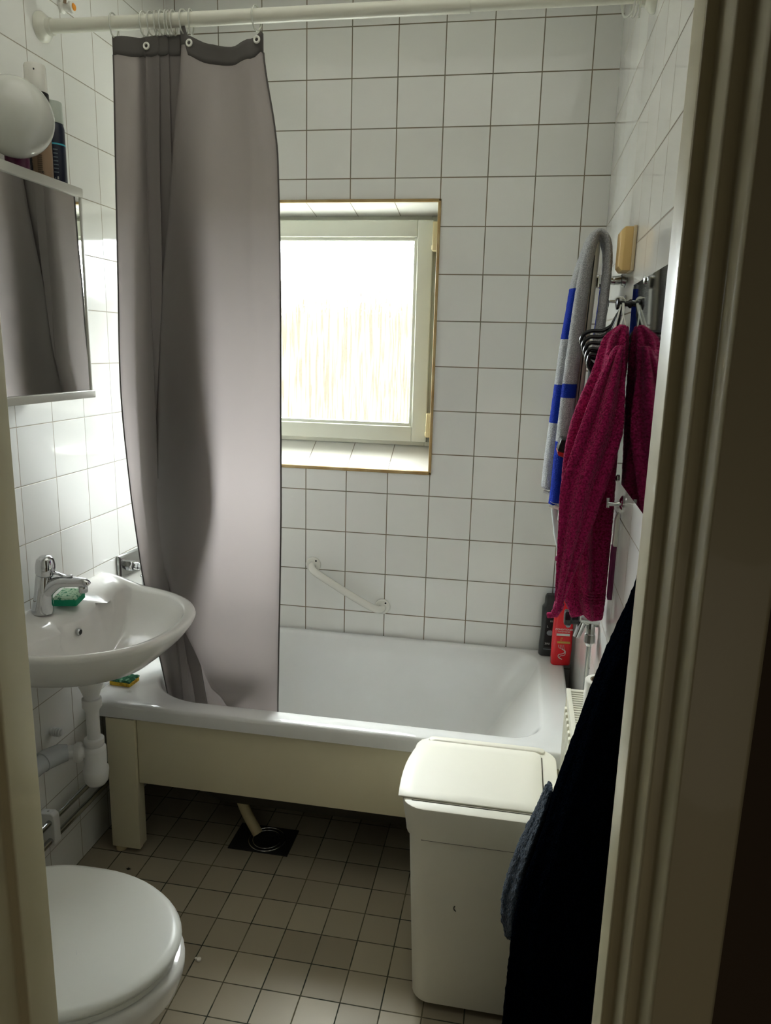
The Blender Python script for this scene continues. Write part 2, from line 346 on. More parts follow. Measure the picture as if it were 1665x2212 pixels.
# tiled sill, head and sides of the niche
g = G(); g.V += [(NX0, 0, NZ0-0.004), (NX1, 0, NZ0-0.004), (NX0, 0.002, NZ0), (NX1, 0.002, NZ0), (NX0, YF+0.02, 1.200), (NX1, YF+0.02, 1.200), (NX0, YF+0.02, NZ0-0.004), (NX1, YF+0.02, NZ0-0.004)]
g.F += [(0, 1, 3, 2), (2, 3, 5, 4), (4, 5, 7, 6), (0, 2, 4, 6), (1, 7, 5, 3), (0, 6, 7, 1)]
struct(g.build('trim_1', m_sill), 'sloping white tiled window sill', 'sill')
g = G(); g.V += [(NX0, 0, NZ1+0.004), (NX1, 0, NZ1+0.004), (NX0, 0, NZ1-0.004), (NX1, 0, NZ1-0.004), (NX0, YF+0.02, 1.985), (NX1, YF+0.02, 1.985), (NX0, YF+0.02, NZ1+0.004), (NX1, YF+0.02, NZ1+0.004)]
g.F += [(0, 1, 3, 2), (2, 3, 5, 4), (4, 5, 7, 6), (0, 2, 4, 6), (1, 7, 5, 3), (0, 6, 7, 1)]
struct(g.build('trim_2', m_sill), 'white tiled head of the window niche', 'trim')
def edge(name, lab, x0, x1, z0, z1): struct(G().box(x0, x1, -0.006, 0.010, z0, z1).build(name, m_gold, bevel=0.0025), lab, 'trim')
edge('trim_3', 'brown edge strip below the window', NX0-0.003, NX1+0.004, NZ0-0.010, NZ0+0.002)
edge('trim_4', 'brown edge strip above the window', NX0-0.003, NX1+0.004, NZ1-0.004, NZ1+0.006)
edge('trim_5', 'brown edge strip right of the window', NX1-0.006, NX1+0.004, NZ0-0.010, NZ1+0.006)
edge('trim_6', 'brown edge strip left of the window', NX0-0.004, NX0+0.006, NZ0-0.010, NZ1+0.006)

# window
win = struct(thing('window_1', None, None), 'white framed window with rain patterned glass', 'window')
def frame_mesh(x0, x1, z0, z1, w, y0, y1, g=None, wl=None, wr=None, wt=None, wb=None):
    g = g or G(); wl = wl or w; wr = wr or w; wt = wt or w; wb = wb or w
    g.box(x0, x0+wl, y0, y1, z0, z1); g.box(x1-wr, x1, y0, y1, z0, z1); g.box(x0+wl, x1-wr, y0, y1, z1-wt, z1); g.box(x0+wl, x1-wr, y0, y1, z0, z0+wb); return g
GX0, GX1, GZ0, GZ1 = 0.150, 0.836, 1.277, 1.906
frame_mesh(NX0, NX1, 1.195, 1.990, 0.04, YF, 0.23, wt=0.040, wb=0.05).build('window_frame', m_frame, win, bevel=0.003)
sash = frame_mesh(NX0+0.022, 0.900, 1.212, 1.972, 0.06, YF-0.030, 0.19, wl=GX0-NX0-0.022-0.008+0.012, wr=0.900-GX1-0.010, wt=1.972-GZ1-0.010, wb=GZ0-1.212-0.010).build('window_sash', m_frame, win, bevel=0.004)
frame_mesh(GX0-0.010, GX1+0.012, GZ0-0.012, GZ1+0.012, 0.014, YF-0.024, YF-0.010).build('glazing_bead', m_frame, sash, bevel=0.003)
g = G(); g.V += [(GX0, YF-0.012, GZ0), (GX1, YF-0.012, GZ0), (GX1, YF-0.012, GZ1), (GX0, YF-0.012, GZ1)]; g.F.append((0, 1, 2, 3))
G().box(GX0, GX1, YF-0.014, YF-0.013, GZ0, GZ1)
g.build('window_pane', m_pane, sash)
for z0, z1 in ((1.868, 1.964), (1.232, 1.318)):
    h = G().box(0.900, 0.918, YF-0.052, YF-0.012, z0, z1).box(0.897, 0.920, YF-0.050, YF-0.014, z0+0.004, z0+0.02).build('hinge', m_hinge, win, bevel=0.003)
    h['label'] = 'cream plastic hinge'
for k in range(3): G().tube([(0.902+0.007*k, YF-0.035, 1.231), (0.902+0.007*k, YF-0.035, 1.214)], 0.002, 6).build('hinge_pin', m_dchrome, win)

# outside
g = G(); HP = [(-6+14*k/70, 1.98+0.10*math.sin(k*1.7)+0.07*math.sin(k*0.63+1)+random.uniform(-0.05, 0.05)) for k in range(71)]
g.rings([[(x_, 4.2, -1), (x_, 4.2, h_), (x_, 4.6, h_-0.05), (x_, 4.6, -1)] for x_, h_ in HP])
struct(g.build('wall_outside', m_outw), 'brownish hedge and wall blurred behind the window glass', 'wall')
struct(G().box(-6, 8, 0.32, 4.2, -1.1, -1.0).build('floor_outside', m_outg), 'pale ground outside the window', 'ground')

# door frame: profile extruded upwards; left and right lining with stops and architraves
def extrude_profile(g, P, z0, z1):
    b = len(g.V); n = len(P)
    g.V += [(x, y, z0) for x, y in P]+[(x, y, z1) for x, y in P]
    for i in range(n): j = (i+1) % n; g.F.append((b+i, b+j, b+n+j, b+n+i))
    g.F.append(tuple(b+i for i in range(n))[::-1]); g.F.append(tuple(b+n+i for i in range(n)))
    return g
dr = struct(thing('door_1', None, None), 'cream gloss painted door frame', 'door frame')
RP = [(1.3435, -1.8795), (1.3435, -1.928), (1.345, -1.930), (1.3535, -1.930), (1.3555, -1.933), (1.3555, -1.969), (1.3575, -1.972), (1.3670, -1.972), (1.3692, -1.976), (1.3700, -1.999), (1.3725, -2.004), (1.420, -2.004), (1.4228, -2.001), (1.4228, -1.990), (1.40, -1.990), (1.40, -1.8795)]
jr = extrude_profile(G(), RP, 0, 2.16).build('door_jamb', m_jamb, dr, bevel=0.0016); jr['label'] = 'right door jamb'
LP = [(0.703, -1.8795), (0.703, -1.928), (0.7015, -1.930), (0.692, -1.930), (0.690, -1.933), (0.690, -1.969), (0.688, -1.972), (0.678, -1.972), (0.676, -1.976), (0.6755, -1.999), (0.673, -2.004), (0.625, -2.004), (0.622, -2.001), (0.622, -1.990), (0.64, -1.990), (0.64, -1.8795)]
jl = extrude_profile(G(), LP, 0, 2.16).build('door_jamb', m_jamb, dr, bevel=0.0016); jl['label'] = 'left door jamb'
G().box(0.66, 1.40, -1.99, YD+0.0005, 2.06, 2.12).box(0.622, 1.4228, -2.004, -1.985, 2.08, 2.16).build('door_head', m_jamb, dr, bevel=0.003)
# gouges in the paint of the right jamb
g = G(); zz = [(0.700, .0005), (0.688, .0028), (0.674, .0034), (0.66, .004), (0.645, .0036), (0.632, .0042), (0.618, .003), (0.604, .0028), (0.592, .0016), (0.58, .0004)]
g.rings([[(1.3557, -1.956-w_, z_-0.10), (1.3557, -1.956+w_, z_-0.10), (1.3548, -1.956+w_*0.7, z_-0.10), (1.3548, -1.956-w_*0.7, z_-0.10)] for z_, w_ in zz])
for yy, z_, s_ in ((-1.972, 0.475, 0.0030), (-1.972, 0.452, 0.002), (-1.972, 0.435, 0.004)):
    g.lathe([(s_*0.2, -0.0012), (s_, -0.0006), (s_, 0.0008), (s_*0.3, 0.001)], (1.3590, yy, z_), 'y', 10)
g.build('paint_gouge', m_wood, dr)
# low wall continuing beside the casing, shade put into its colour, and the hall around the camera
struct(G().box(1.4235, 2.3, -1.992, -1.95, 0, 2.6).box(-0.3, 0.6215, -1.992, -1.991, 0, 2.6).box(0.6215, 1.4235, -1.992, -1.9905, 2.16, 2.6).build('wall_hall_front', m_hall), 'hall wall beside the door frame, coloured dark for shade', 'wall')
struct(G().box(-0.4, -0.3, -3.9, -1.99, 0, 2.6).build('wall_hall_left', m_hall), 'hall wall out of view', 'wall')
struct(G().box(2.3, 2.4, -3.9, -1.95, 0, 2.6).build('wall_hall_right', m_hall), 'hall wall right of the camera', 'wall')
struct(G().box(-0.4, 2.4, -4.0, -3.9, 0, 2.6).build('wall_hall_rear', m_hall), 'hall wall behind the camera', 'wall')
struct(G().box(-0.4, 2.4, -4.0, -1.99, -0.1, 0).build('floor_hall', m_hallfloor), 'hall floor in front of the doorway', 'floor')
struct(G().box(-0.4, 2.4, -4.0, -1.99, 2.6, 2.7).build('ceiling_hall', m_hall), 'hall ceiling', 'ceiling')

# ------------------------------------------------------------------ bathtub
tub = thing('bathtub', 'white bathtub with a cream front panel on board legs under the window', 'bathtub')
def tub_mesh():
    n = 96; g = G(); R = []
    X0, X1, Y0, Y1 = 0.012, 1.430, -0.722, -0.001
    def superr(cx, cy, ax, ay, p, z, j):
        a = 2*PI*j/n; c, s = math.cos(a), math.sin(a)
        return (cx+ax*math.copysign(abs(c)**(2/p), c), cy+ay*math.copysign(abs(s)**(2/p), s), z)
    def outer(dx, z, r_): # rounded rect sampled by angle of same param count
        P = rrect(X0+dx, X1-dx, Y0+dx, Y1-dx, r_, z, n=n//4-1); return P
    def order(P): return P
    cx, cy = (X0+X1)/2, (Y0+Y1)/2
    R.append(outer(0.006, 0.452, 0.02)); R.append(outer(0.0, 0.456, 0.022)); R.append(outer(0.0, 0.488, 0.022)); R.append(outer(0.003, 0.497, 0.024)); R.append(outer(0.010, 0.500, 0.028))
    # inner opening: left end round, right end squarer with sloping back
    def inner(x0, x1, y0, y1, rl, rr_, z):
        m_ = n//4; pts = []
        for (qx, qy, a, r_) in ((x1-rr_, y1-rr_, 0, rr_), (x0+rl, y1-rl, PI/2, rl), (x0+rl, y0+rl, PI, rl), (x1-rr_, y0+rr_, 1.5*PI, rr_)):
            for k in range(m_):
                b_ = a+PI/2*k/(m_-1); pts.append((qx+r_*math.cos(b_), qy+r_*math.sin(b_), z))
        return pts
    R.append(inner(0.130, 1.352, -0.662, -0.030, 0.21, 0.10, 0.500))
    R.append(inner(0.136, 1.346, -0.656, -0.035, 0.208, 0.10, 0.497))
    R.append(inner(0.142, 1.338, -0.650, -0.040, 0.205, 0.10, 0.486))
    R.append(inner(0.155, 1.305, -0.640, -0.052, 0.20, 0.12, 0.43))
    R.append(inner(0.175, 1.235, -0.622, -0.068, 0.19, 0.13, 0.33))
    R.append(inner(0.195, 1.165, -0.602, -0.085, 0.18, 0.13, 0.22))
    R.append(inner(0.215, 1.120, -0.580, -0.105, 0.17, 0.12, 0.155))
    R.append(inner(0.27, 1.06, -0.53, -0.16, 0.13, 0.10, 0.125))
    R.append(inner(0.45, 0.90, -0.42, -0.28, 0.06, 0.05, 0.115))
    return g.rings(R, cap=False), R
g, R = tub_mesh()
n = len(R[0]); g.F.append(tuple((len(R)-1)*n+j for j in range(n)))
g.build('tub_shell', m_acryl, tub, smooth=True, angle=50)
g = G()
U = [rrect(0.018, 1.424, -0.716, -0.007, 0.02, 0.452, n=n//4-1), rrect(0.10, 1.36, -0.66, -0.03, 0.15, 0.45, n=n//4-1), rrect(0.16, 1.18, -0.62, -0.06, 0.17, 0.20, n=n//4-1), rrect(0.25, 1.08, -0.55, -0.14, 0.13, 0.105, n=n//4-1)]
g.rings(U, cap=False); g.F.append(tuple(len(g.V)-n+j for j in range(n))); g.build('underside', m_skirt, tub, smooth=True, angle=50)  # underside coloured near black for the shade beneath the tub

fp = G().box(0.166, 1.405, -0.706, -0.690, 0.240, 0.450).build('front_panel', m_panel, tub, bevel=0.002)
for x0, x1 in ((0.072, 0.164), (1.33, 1.42)):
    l = G().box(x0, x1, -0.716, -0.698, 0.018, 0.450).box(x0, x0+0.010, -0.698, -0.60, 0.018, 0.450).box(x1-0.014, x1-0.002, -0.698, -0.67, 0.018, 0.450).build('leg_panel', m_panel, tub, bevel=0.0015)
    G().lathe([(0.010, 0), (0.016, 0.003), (0.016, 0.012), (0.008, 0.02)], (x0+0.022, -0.702, 0), 'z', 16).build('adjustable_foot', m_hose, l, smooth=True)
G().tube(poly((0.345, -0.40, 0.34), (0.375, -0.47, 0.24), (0.42, -0.53, 0.11), (0.485, -0.558, 0.012)), 0.017, 14).build('drain_hose', m_hose, tub, smooth=True)
# floor drain
fd = thing('floor_drain', 'black square floor drain under the bathtub where the hose ends', 'drain')
G().box(0.413, 0.606, -0.632, -0.505, 0.0, 0.004).build('drain_plate', m_dark, fd)
g = G()
g.torus((0.520, -0.570, 0.005), 0.058, 0.0018, (0, 0, 1), 32, 6).torus((0.520, -0.570, 0.005), 0.045, 0.0014, (0, 0, 1), 32, 6)
for k in range(9): g.box(0.535+0.010*(k % 3), 0.541+0.010*(k % 3), -0.565+0.012*(k//3), -0.561+0.012*(k//3), 0.004, 0.0062)
g.build('drain_grate', m_dchrome, fd, smooth=True)

# ------------------------------------------------------------------ washbasin
wb = thing('washbasin', 'white wall hung washbasin overlapping the grey curtain', 'washbasin')
def basin():
    n = 72; CY = -0.858
    # outer outline (right side seen), flat against the wall at x=0
    def outline(px, hy, p, x0=0.0, e=2.35):
        pts = []
        for j in range(n):
            t = -PI/2+PI*j/(n-1)           # front half
            c, s = math.cos(t), math.sin(t)
            pts.append((x0+px*abs(c)**(2/e), CY+hy*math.copysign(abs(s)**(2/p), s)))
        return pts
    def ring(px, hy, z, p=2.3, x0=0.0, e=2.2, zb=None, bx=None):
        F_ = outline(px, hy, p, x0, e); m_ = 24
        ys = [F_[-1][1]+(F_[0][1]-F_[-1][1])*(k+1)/(m_+1) for k in range(m_)]
        B_ = [((bx(y) if bx else x0), y) for y in ys]
        out = []
        for x, y in F_+B_:
            zz = z
            if zb is not None:
                w_ = max(0, 1-x/0.16); w_ = w_*w_*(3-2*w_); zz = z+(zb-z)*w_
            out.append((x, y, zz))
        return out
    bxin = lambda y: 0.105-0.028*max(0, math.cos((y-CY)/0.30*PI/2))**0.5*0+0.022*math.cos((y-CY)/0.11*PI)*(1 if abs(y-CY) < 0.11 else -1 if True else 0)*(1 if abs(y-CY) < 0.11 else 1)*0.6
    R = [ring(0.165, 0.07, 0.662, x0=0.0),
         ring(0.235, 0.14, 0.674, x0=0.0), ring(0.300, 0.205, 0.706, x0=0.0), ring(0.345, 0.250, 0.743, x0=0.0, zb=0.73),
         ring(0.378, 0.275, 0.775, x0=0.0, zb=0.78), ring(0.398, 0.290, 0.802, x0=0.0, zb=0.825), ring(0.404, 0.294, 0.815, x0=0.0, zb=0.842), ring(0.401, 0.291, 0.822, x0=0.0, zb=0.850),
         ring(0.392, 0.284, 0.823, x0=0.002, zb=0.851),
         ring(0.270, 0.256, 0.818, x0=0.100, bx=bxin, zb=0.838), ring(0.262, 0.250, 0.812, x0=0.104, bx=lambda y: bxin(y)+0.004, zb=0.828),
         ring(0.244, 0.236, 0.785, x0=0.110, bx=lambda y: bxin(y)*0.8+0.030, e=2.3), ring(0.205, 0.200, 0.745, x0=0.125, bx=lambda y: 0.125), ring(0.150, 0.150, 0.722, x0=0.140),
         ring(0.075, 0.080, 0.708, x0=0.155), ring(0.025, 0.030, 0.704, x0=0.170)]
    g = G().rings(R, cap=True); return g
bs = basin().build('basin_bowl', m_porc, wb, smooth=True, angle=70)
G().rings([rrect(0.0, 0.016, -1.125, -0.955, 0.006, z_) for z_ in (0.83, 0.895, 0.905)]).build('splash_ledge', m_porc, wb, bevel=0.004)
G().lathe([(0.0085, 0), (0.0105, 0.001), (0.0105, 0.004), (0.0070, 0.006), (0.006, -0.004)], (0.121, -0.895, 0.792), 'x', 20).build('overflow_ring', m_dchrome, wb, smooth=True)
G().lathe([(0.0068, 0.0055), (0.0068, 0.0068)], (0.121, -0.895, 0.792), 'x', 20).build('overflow_hole', m_dark, wb)
G().lathe([(0.030, 0.0), (0.030, 0.004), (0.012, 0.006)], (0.185, -0.858, 0.705), 'z', 24).build('waste_plug', m_chrome, wb, smooth=True)

# tap
tp = thing('basin_tap', 'chrome single lever mixer tap on the washbasin', 'tap')
tz = 0.8505
def ell(cx, cy, z, rx, ry, n=28, tilt=0.0):
    return [(cx+rx*math.cos(2*PI*j/n), cy+ry*math.sin(2*PI*j/n), z+tilt*rx*math.cos(2*PI*j/n)) for j in range(n)]
G().rings([ell(0.034, -0.912, tz-0.006, 0.028, 0.026), ell(0.034, -0.912, tz+0.002, 0.028, 0.026), ell(0.036, -0.912, tz+0.02, 0.025, 0.024), ell(0.040, -0.912, tz+0.05, 0.0225, 0.022), ell(0.044, -0.912, tz+0.085, 0.021, 0.021, tilt=-0.1), ell(0.046, -0.912, tz+0.098, 0.020, 0.020, tilt=-0.15)]).build('tap_body', m_chrome, tp, smooth=True, angle=60)
G().tube(poly((0.046, -0.912, tz+0.052), (0.080, -0.911, tz+0.078), (0.120, -0.910, tz+0.084), (0.156, -0.909, tz+0.083), (0.166, -0.909, tz+0.076)), [0.020, 0.0195, 0.019, 0.0185, 0.018, 0.0175, 0.017, 0.0165, 0.016, 0.0155, 0.015, 0.0148, 0.0146, 0.0144, 0.0142, 0.014, 0.0138, 0.0136, 0.0135, 0.0134, 0.0133, 0.0132, 0.013, 0.0128, 0.0126, 0.0124, 0.012, 0.0115, 0.011, 0.0105, 0.0095, 0.0085, 0.006], 18, flat=0.95).build('spout', m_chrome, tp, smooth=True)
G().lathe([(0.0105, -0.016), (0.0115, -0.014), (0.0115, 0.0), (0.008, 0.002)], (0.152, -0.909, tz+0.074), 'z', 18).build('aerator', m_chrome, tp, smooth=True)
G().rings([ell(0.049, -0.912, tz+0.097, 0.0215, 0.0215, tilt=-0.15), ell(0.050, -0.912, tz+0.102, 0.0245, 0.0245, tilt=-0.12), ell(0.051, -0.912, tz+0.125, 0.0245, 0.0245), ell(0.052, -0.912, tz+0.140, 0.0215, 0.0215), ell(0.053, -0.912, tz+0.148, 0.014, 0.014), ell(0.053, -0.912, tz+0.150, 0.004, 0.004)]).build('tap_head', m_chrome, tp, smooth=True, angle=80)
G().tube(poly((0.060, -0.912, tz+0.108), (0.085, -0.912, tz+0.104), (0.108, -0.912, tz+0.098), (0.124, -0.911, tz+0.101)), [0.008]+[0.007]*22+[0.006, 0.004], 12, flat=0.45, up=(0, 1, 0)).build('lever', m_chrome, tp, smooth=True)
def sponge(name, lab, x0, x1, y0, y1, z0, zm, z1, ma, mb, rot):
    t = thing(name, lab, 'sponge', loc=((x0+x1)/2, (y0+y1)/2, z0)); t.rotation_euler.z = rot
    hx, hy = (x1-x0)/2, (y1-y0)/2
    R = [rrect(-hx, hx, -hy, hy, 0.005, 0), rrect(-hx, hx, -hy, hy, 0.005, (zm-z0)*0.5), rrect(-hx, hx, -hy, hy, 0.005, zm-z0)]
    random.seed(3); G().rings(R).build('sponge_block', ma, t, smooth=True, angle=50)
    n_ = 14; g = G(); V = []
    for i in range(n_+1):
        for j in range(n_+1):
            u, v = -1+2*i/n_, -1+2*j/n_; e_ = max(abs(u), abs(v))
            g.V.append((hx*u*(0.985+0.03*random.random()), hy*v*(0.985+0.03*random.random()), (z1-z0)*(1-0.0*e_)+random.uniform(-0.0015, 0.0015)-(0.004 if e_ > 0.95 else 0)))
    for i in range(n_):
        for j in range(n_): a = i*(n_+1)+j; g.F.append((a, a+1, a+n_+2, a+n_+1))
    b_ = len(g.V); per = [(i, 0) for i in range(n_)]+[(n_, j) for j in range(n_)]+[(n_-i, n_) for i in range(n_)]+[(0, n_-j) for j in range(n_)]
    for i, j in per: x_, y_, z_ = g.V[i*(n_+1)+j]; g.V.append((x_, y_, zm-z0-0.0005))
    m_ = len(per)
    for k in range(m_):
        k2 = (k+1) % m_; i, j = per[k]; i2, j2 = per[k2]; g.F.append((i*(n_+1)+j, b_+k, b_+k2, i2*(n_+1)+j2))
    g.F.append(tuple(b_+k for k in range(m_)))
    g.build('scouring_pad', mb, t, smooth=True)
sponge('sponge', 'green sponge with a pale worn scouring side beside the chrome tap', 0.028, 0.088, -0.868, -0.790, 0.8485, 0.866, 0.8745, m_spg, m_spw, 0.25)
sponge('sponge', 'yellow sponge with a dark green scouring side on the bathtub corner', 0.028, 0.100, -0.612, -0.555, 0.5005, 0.513, 0.519, m_spy, m_spd, -0.05)

# trap under the basin
tr = thing('bottle_trap', 'white plastic bottle trap and waste pipe under the washbasin', 'drain pipe')
G().lathe([(0.036, 0.664), (0.036, 0.652), (0.033, 0.640), (0.020, 0.605), (0.020, 0.600), (0.0255, 0.598), (0.0255, 0.575), (0.019, 0.565), (0.0175, 0.556), (0.0175, 0.46)], (0.137, -0.880, 0), 'z', 28).build('tail_pipe', m_pvc, tr, smooth=True, angle=50)
G().lathe([(0.020, 0.482), (0.026, 0.480), (0.027, 0.474), (0.026, 0.462), (0.024, 0.459), (0.0300, 0.452), (0.0305, 0.446), (0.0295, 0.395), (0.0335, 0.390), (0.034, 0.382), (0.0325, 0.368), (0.0300, 0.352), (0.024, 0.343), (0.010, 0.340)], (0.137, -0.880, 0), 'z', 32).build('trap_cup', m_pvc, tr, smooth=True, angle=50)
g = G(); g.tube(poly((0.137, -0.880, 0.440), (0.112, -0.895, 0.444), (0.092, -0.908, 0.448), (0.070, -0.920, 0.450)), 0.0180, 18)
g.tube([(0.112, -0.895, 0.443), (0.106, -0.899, 0.444), (0.098, -0.904, 0.445), (0.090, -0.909, 0.446)], [0.021, 0.0275, 0.0275, 0.020], 22)
g.build('outlet_arm', m_pvc, tr, smooth=True, angle=50)
G().tube([(0.078, -0.915, 0.4490), (0.062, -0.928, 0.4495), (0.045, -0.960, 0.4490), (0.042, -0.975, 0.4485)], [0.022, 0.0265, 0.0275, 0.0275], 24).build('pipe_socket', m_gpvc, tr, smooth=True, angle=50)
G().tube(poly((0.044, -0.968, 0.448), (0.038, -1.02, 0.445), (0.036, -1.10, 0.438)), 0.0240, 24).build('waste_pipe', m_gpvc, tr, smooth=True, angle=50)
g = G()
for k in range(4): g.torus((0.008+0.007*k, -0.870, 0.478), 0.010, 0.003, (1, 0, 0), 18, 6)
g.tube([(0, -0.870, 0.478), (0.035, -0.870, 0.478)], 0.009, 14).build('flexible_sleeve', m_pvc, tr, smooth=True)

# heating pipes along the left wall
pipe_proto = None
for z_, lab in ((0.250, 'upper chrome heating pipe along the bottom of the left wall'), (0.195, 'lower chrome heating pipe along the bottom of the left wall')):
    o = G().tube([(0.030, -1.80, z_), (0.030, -0.02, z_-0.004)], 0.0085, 16).build('heating_pipe', m_steel, smooth=True)
    tag(o, lab, 'pipe', 'heating pipes on the left wall')
cl = thing('pipe_bracket', 'white plastic clip holding both heating pipes to the left wall', 'bracket')
g = G(); P = [(0.0, 0.272), (0.034, 0.275), (0.043, 0.268), (0.045, 0.255), (0.045, 0.185), (0.040, 0.180), (0.028, 0.182), (0.026, 0.19), (0.0, 0.19)]
g.rings([[(x_, y_, z_) for x_, z_ in P] for y_ in (-0.948, -0.922)])
g.build('clip_body', m_pvc, cl, bevel=0.003)
G().lathe([(0.003, 0), (0.003, 0.0008)], (0.02, -0.935, 0.2745), 'z', 10).build('screw', m_dchrome, cl)

# ------------------------------------------------------------------ toilet
to = thing('toilet', 'white toilet with a closed lid at the lower left', 'toilet')
TCY = -1.482
def egg(x0, x1, hw, z, n=56, dx=0.0, yc=TCY):
    pts = []; L_ = x1-x0
    for j in range(n):
        a = 2*PI*j/n; c, s = math.cos(a), math.sin(a)
        xc = x0+L_*0.44
        rx = (x1-xc) if c > 0 else (xc-x0)
        p_ = 1.98 if c > 0 else 2.9
        pts.append((xc+rx*math.copysign(abs(c)**(2/p_), c), yc+hw*math.copysign(abs(s)**(2/p_), s), z))
    return pts
G().rings([egg(0.27, 0.50, 0.10, 0.0), egg(0.26, 0.515, 0.105, 0.01), egg(0.25, 0.50, 0.10, 0.12), egg(0.22, 0.54, 0.125, 0.20), egg(0.20, 0.62, 0.160, 0.29), egg(0.195, 0.655, 0.180, 0.34), egg(0.19, 0.664, 0.186, 0.372), egg(0.19, 0.664, 0.186, 0.388), egg(0.195, 0.655, 0.178, 0.394)]).build('toilet_bowl', m_porc, to, smooth=True, angle=60)
G().rings([egg(0.215, 0.640, 0.178, 0.396), egg(0.21, 0.649, 0.183, 0.399), egg(0.21, 0.650, 0.184, 0.410), egg(0.215, 0.642, 0.178, 0.414)]).build('toilet_seat', m_lid, to, smooth=True, angle=60)
G().rings([egg(0.215, 0.644, 0.180, 0.4155), egg(0.21, 0.655, 0.188, 0.417), egg(0.208, 0.658, 0.190, 0.424), egg(0.212, 0.652, 0.186, 0.431), egg(0.225, 0.638, 0.176, 0.4345), egg(0.28, 0.59, 0.13, 0.4375), egg(0.36, 0.50, 0.05, 0.4385)]).build('toilet_lid', m_lid, to, smooth=True, angle=80)
G().torus((0.468, -1.535, 0.43815), 0.021, 0.00035, (0, 0, 1), 30, 4, arc=0.55, a0=0.4).build('moulding_mark', m_gtext, to)
for dy in (-0.08, 0.08): G().lathe([(0.014, 0), (0.016, 0.01), (0.016, 0.035), (0.01, 0.04)], (0.205, TCY+dy, 0.394), 'z', 16).build('lid_hinge', m_lid, to, smooth=True)
G().rings([rrect(0.001, 0.19, TCY-0.19, TCY+0.19, 0.03, z_) for z_ in (0.38, 0.42, 0.76)]).build('cistern', m_porc, to, bevel=0.006)
G().rings([rrect(0.001, 0.198, TCY-0.198, TCY+0.198, 0.03, z_) for z_ in (0.76, 0.795)]).build('cistern_lid', m_porc, to, bevel=0.006)
G().rings([rrect(0.001, 0.24, TCY-0.11, TCY+0.11, 0.04, z_) for z_ in (0.30, 0.385)]).build('cistern_shelf', m_porc, to, bevel=0.006)

# ------------------------------------------------------------------ laundry bin
bn = thing('laundry_bin', 'cream plastic laundry bin with a flap lid in front of the bathtub', 'bin')
def lerp(a, b_, t): return a+(b_-a)*t
g = G(); R = []
for z_, t in ((0.012, 0.0), (0.02, 0.0), (0.25, 0.5), (0.478, 1.0)):
    e_ = 0.014 if z_ < 0.015 else 0
    R.append(rrect(lerp(1.055, 1.037, t)+e_, lerp(1.335, 1.352, t)-e_, lerp(-1.088, -1.112, t)+e_, lerp(-0.850, -0.838, t)-e_, 0.045, z_))
g.rings(R); g.build('bin_body', m_bin, bn, smooth=True, angle=50)
for cx_, cy_ in ((1.09, -1.05), (1.30, -1.05), (1.09, -0.89), (1.30, -0.89)):
    G().lathe([(0.012, 0), (0.014, 0.012)], (cx_, cy_, 0), 'z', 12).build('castor_foot', m_dark, bn)
R = [rrect(1.0355, 1.3535, -1.1135, -0.8365, 0.045, 0.474), rrect(1.031, 1.358, -1.117, -0.833, 0.047, 0.4755), rrect(1.029, 1.361, -1.119, -0.829, 0.050, 0.490), rrect(1.022, 1.368, -1.139, -0.824, 0.052, 0.562), rrect(1.0225, 1.3675, -1.1385, -0.8245, 0.052, 0.5655), rrect(1.026, 1.364, -1.135, -0.828, 0.050, 0.567)]
G().rings(R).build('bin_rim', m_bin, bn, smooth=True, angle=25)
# flap: thin sheet shifted to the left over the edge, bowed left edge with sharp corners, rounded right corners
def flapring(ins, z_):
    x0, x1, y0, y1 = 1.008+ins, 1.331-ins, -1.106+ins, -0.852-ins; P = []
    for k in range(9): t = k/8; P.append((x0+0.006+0.020*t-0.012*math.sin(PI*t), y0+(y1-y0)*t, z_))
    r_ = 0.020
    for cx_, cy_, a in ((x1-r_, y1-r_, PI/2), (x1-r_, y0+r_, 0)):
        for k in range(7): b_ = a-PI/2*k/6; P.append((cx_+r_*math.cos(b_), cy_+r_*math.sin(b_), z_))
    return [(x_, y_, z_+0.002+0.004*math.sin(PI*max(0, min(1, (y_-y0)/(y1-y0))))) for x_, y_, z_ in P]
g = G().rings([flapring(0.002, 0.5655), flapring(0.0, 0.5672), flapring(0.0, 0.5690), flapring(0.0012, 0.5700), flapring(0.03, 0.5703)]); g.build('bin_flap', m_bin, bn, smooth=True, angle=60)
G().rings([[(x_, y_, z_) for x_, y_, _ in P] for P, z_ in ((rrect(1.050, 1.342, -0.853, -0.829, 0.010, 0), 0.566), (rrect(1.052, 1.340, -0.852, -0.830, 0.010, 0), 0.571), (rrect(1.062, 1.330, -0.849, -0.833, 0.006, 0), 0.5735))]).build('flap_hinge_ridge', m_bin, bn, smooth=True)
G().tube([(1.333, -0.870, 0.5672), (1.3335, -1.09, 0.5672)], 0.0010, 6).tube([(1.045, -1.1105, 0.5672), (1.31, -1.1110, 0.5672)], 0.0010, 6).build('flap_seam', m_skirt, bn)
G().tube([(1.070, -1.1155, 0.4745), (1.34, -1.1155, 0.4745)], 0.0010, 6).build('rim_seam', m_skirt, bn)
o = G().torus((1.158, -1.1035, 0.302), 0.0085, 0.0010, (0, 1, 0), 16, 5, arc=0.30, a0=3.6).build('scratch', m_wood, bn)

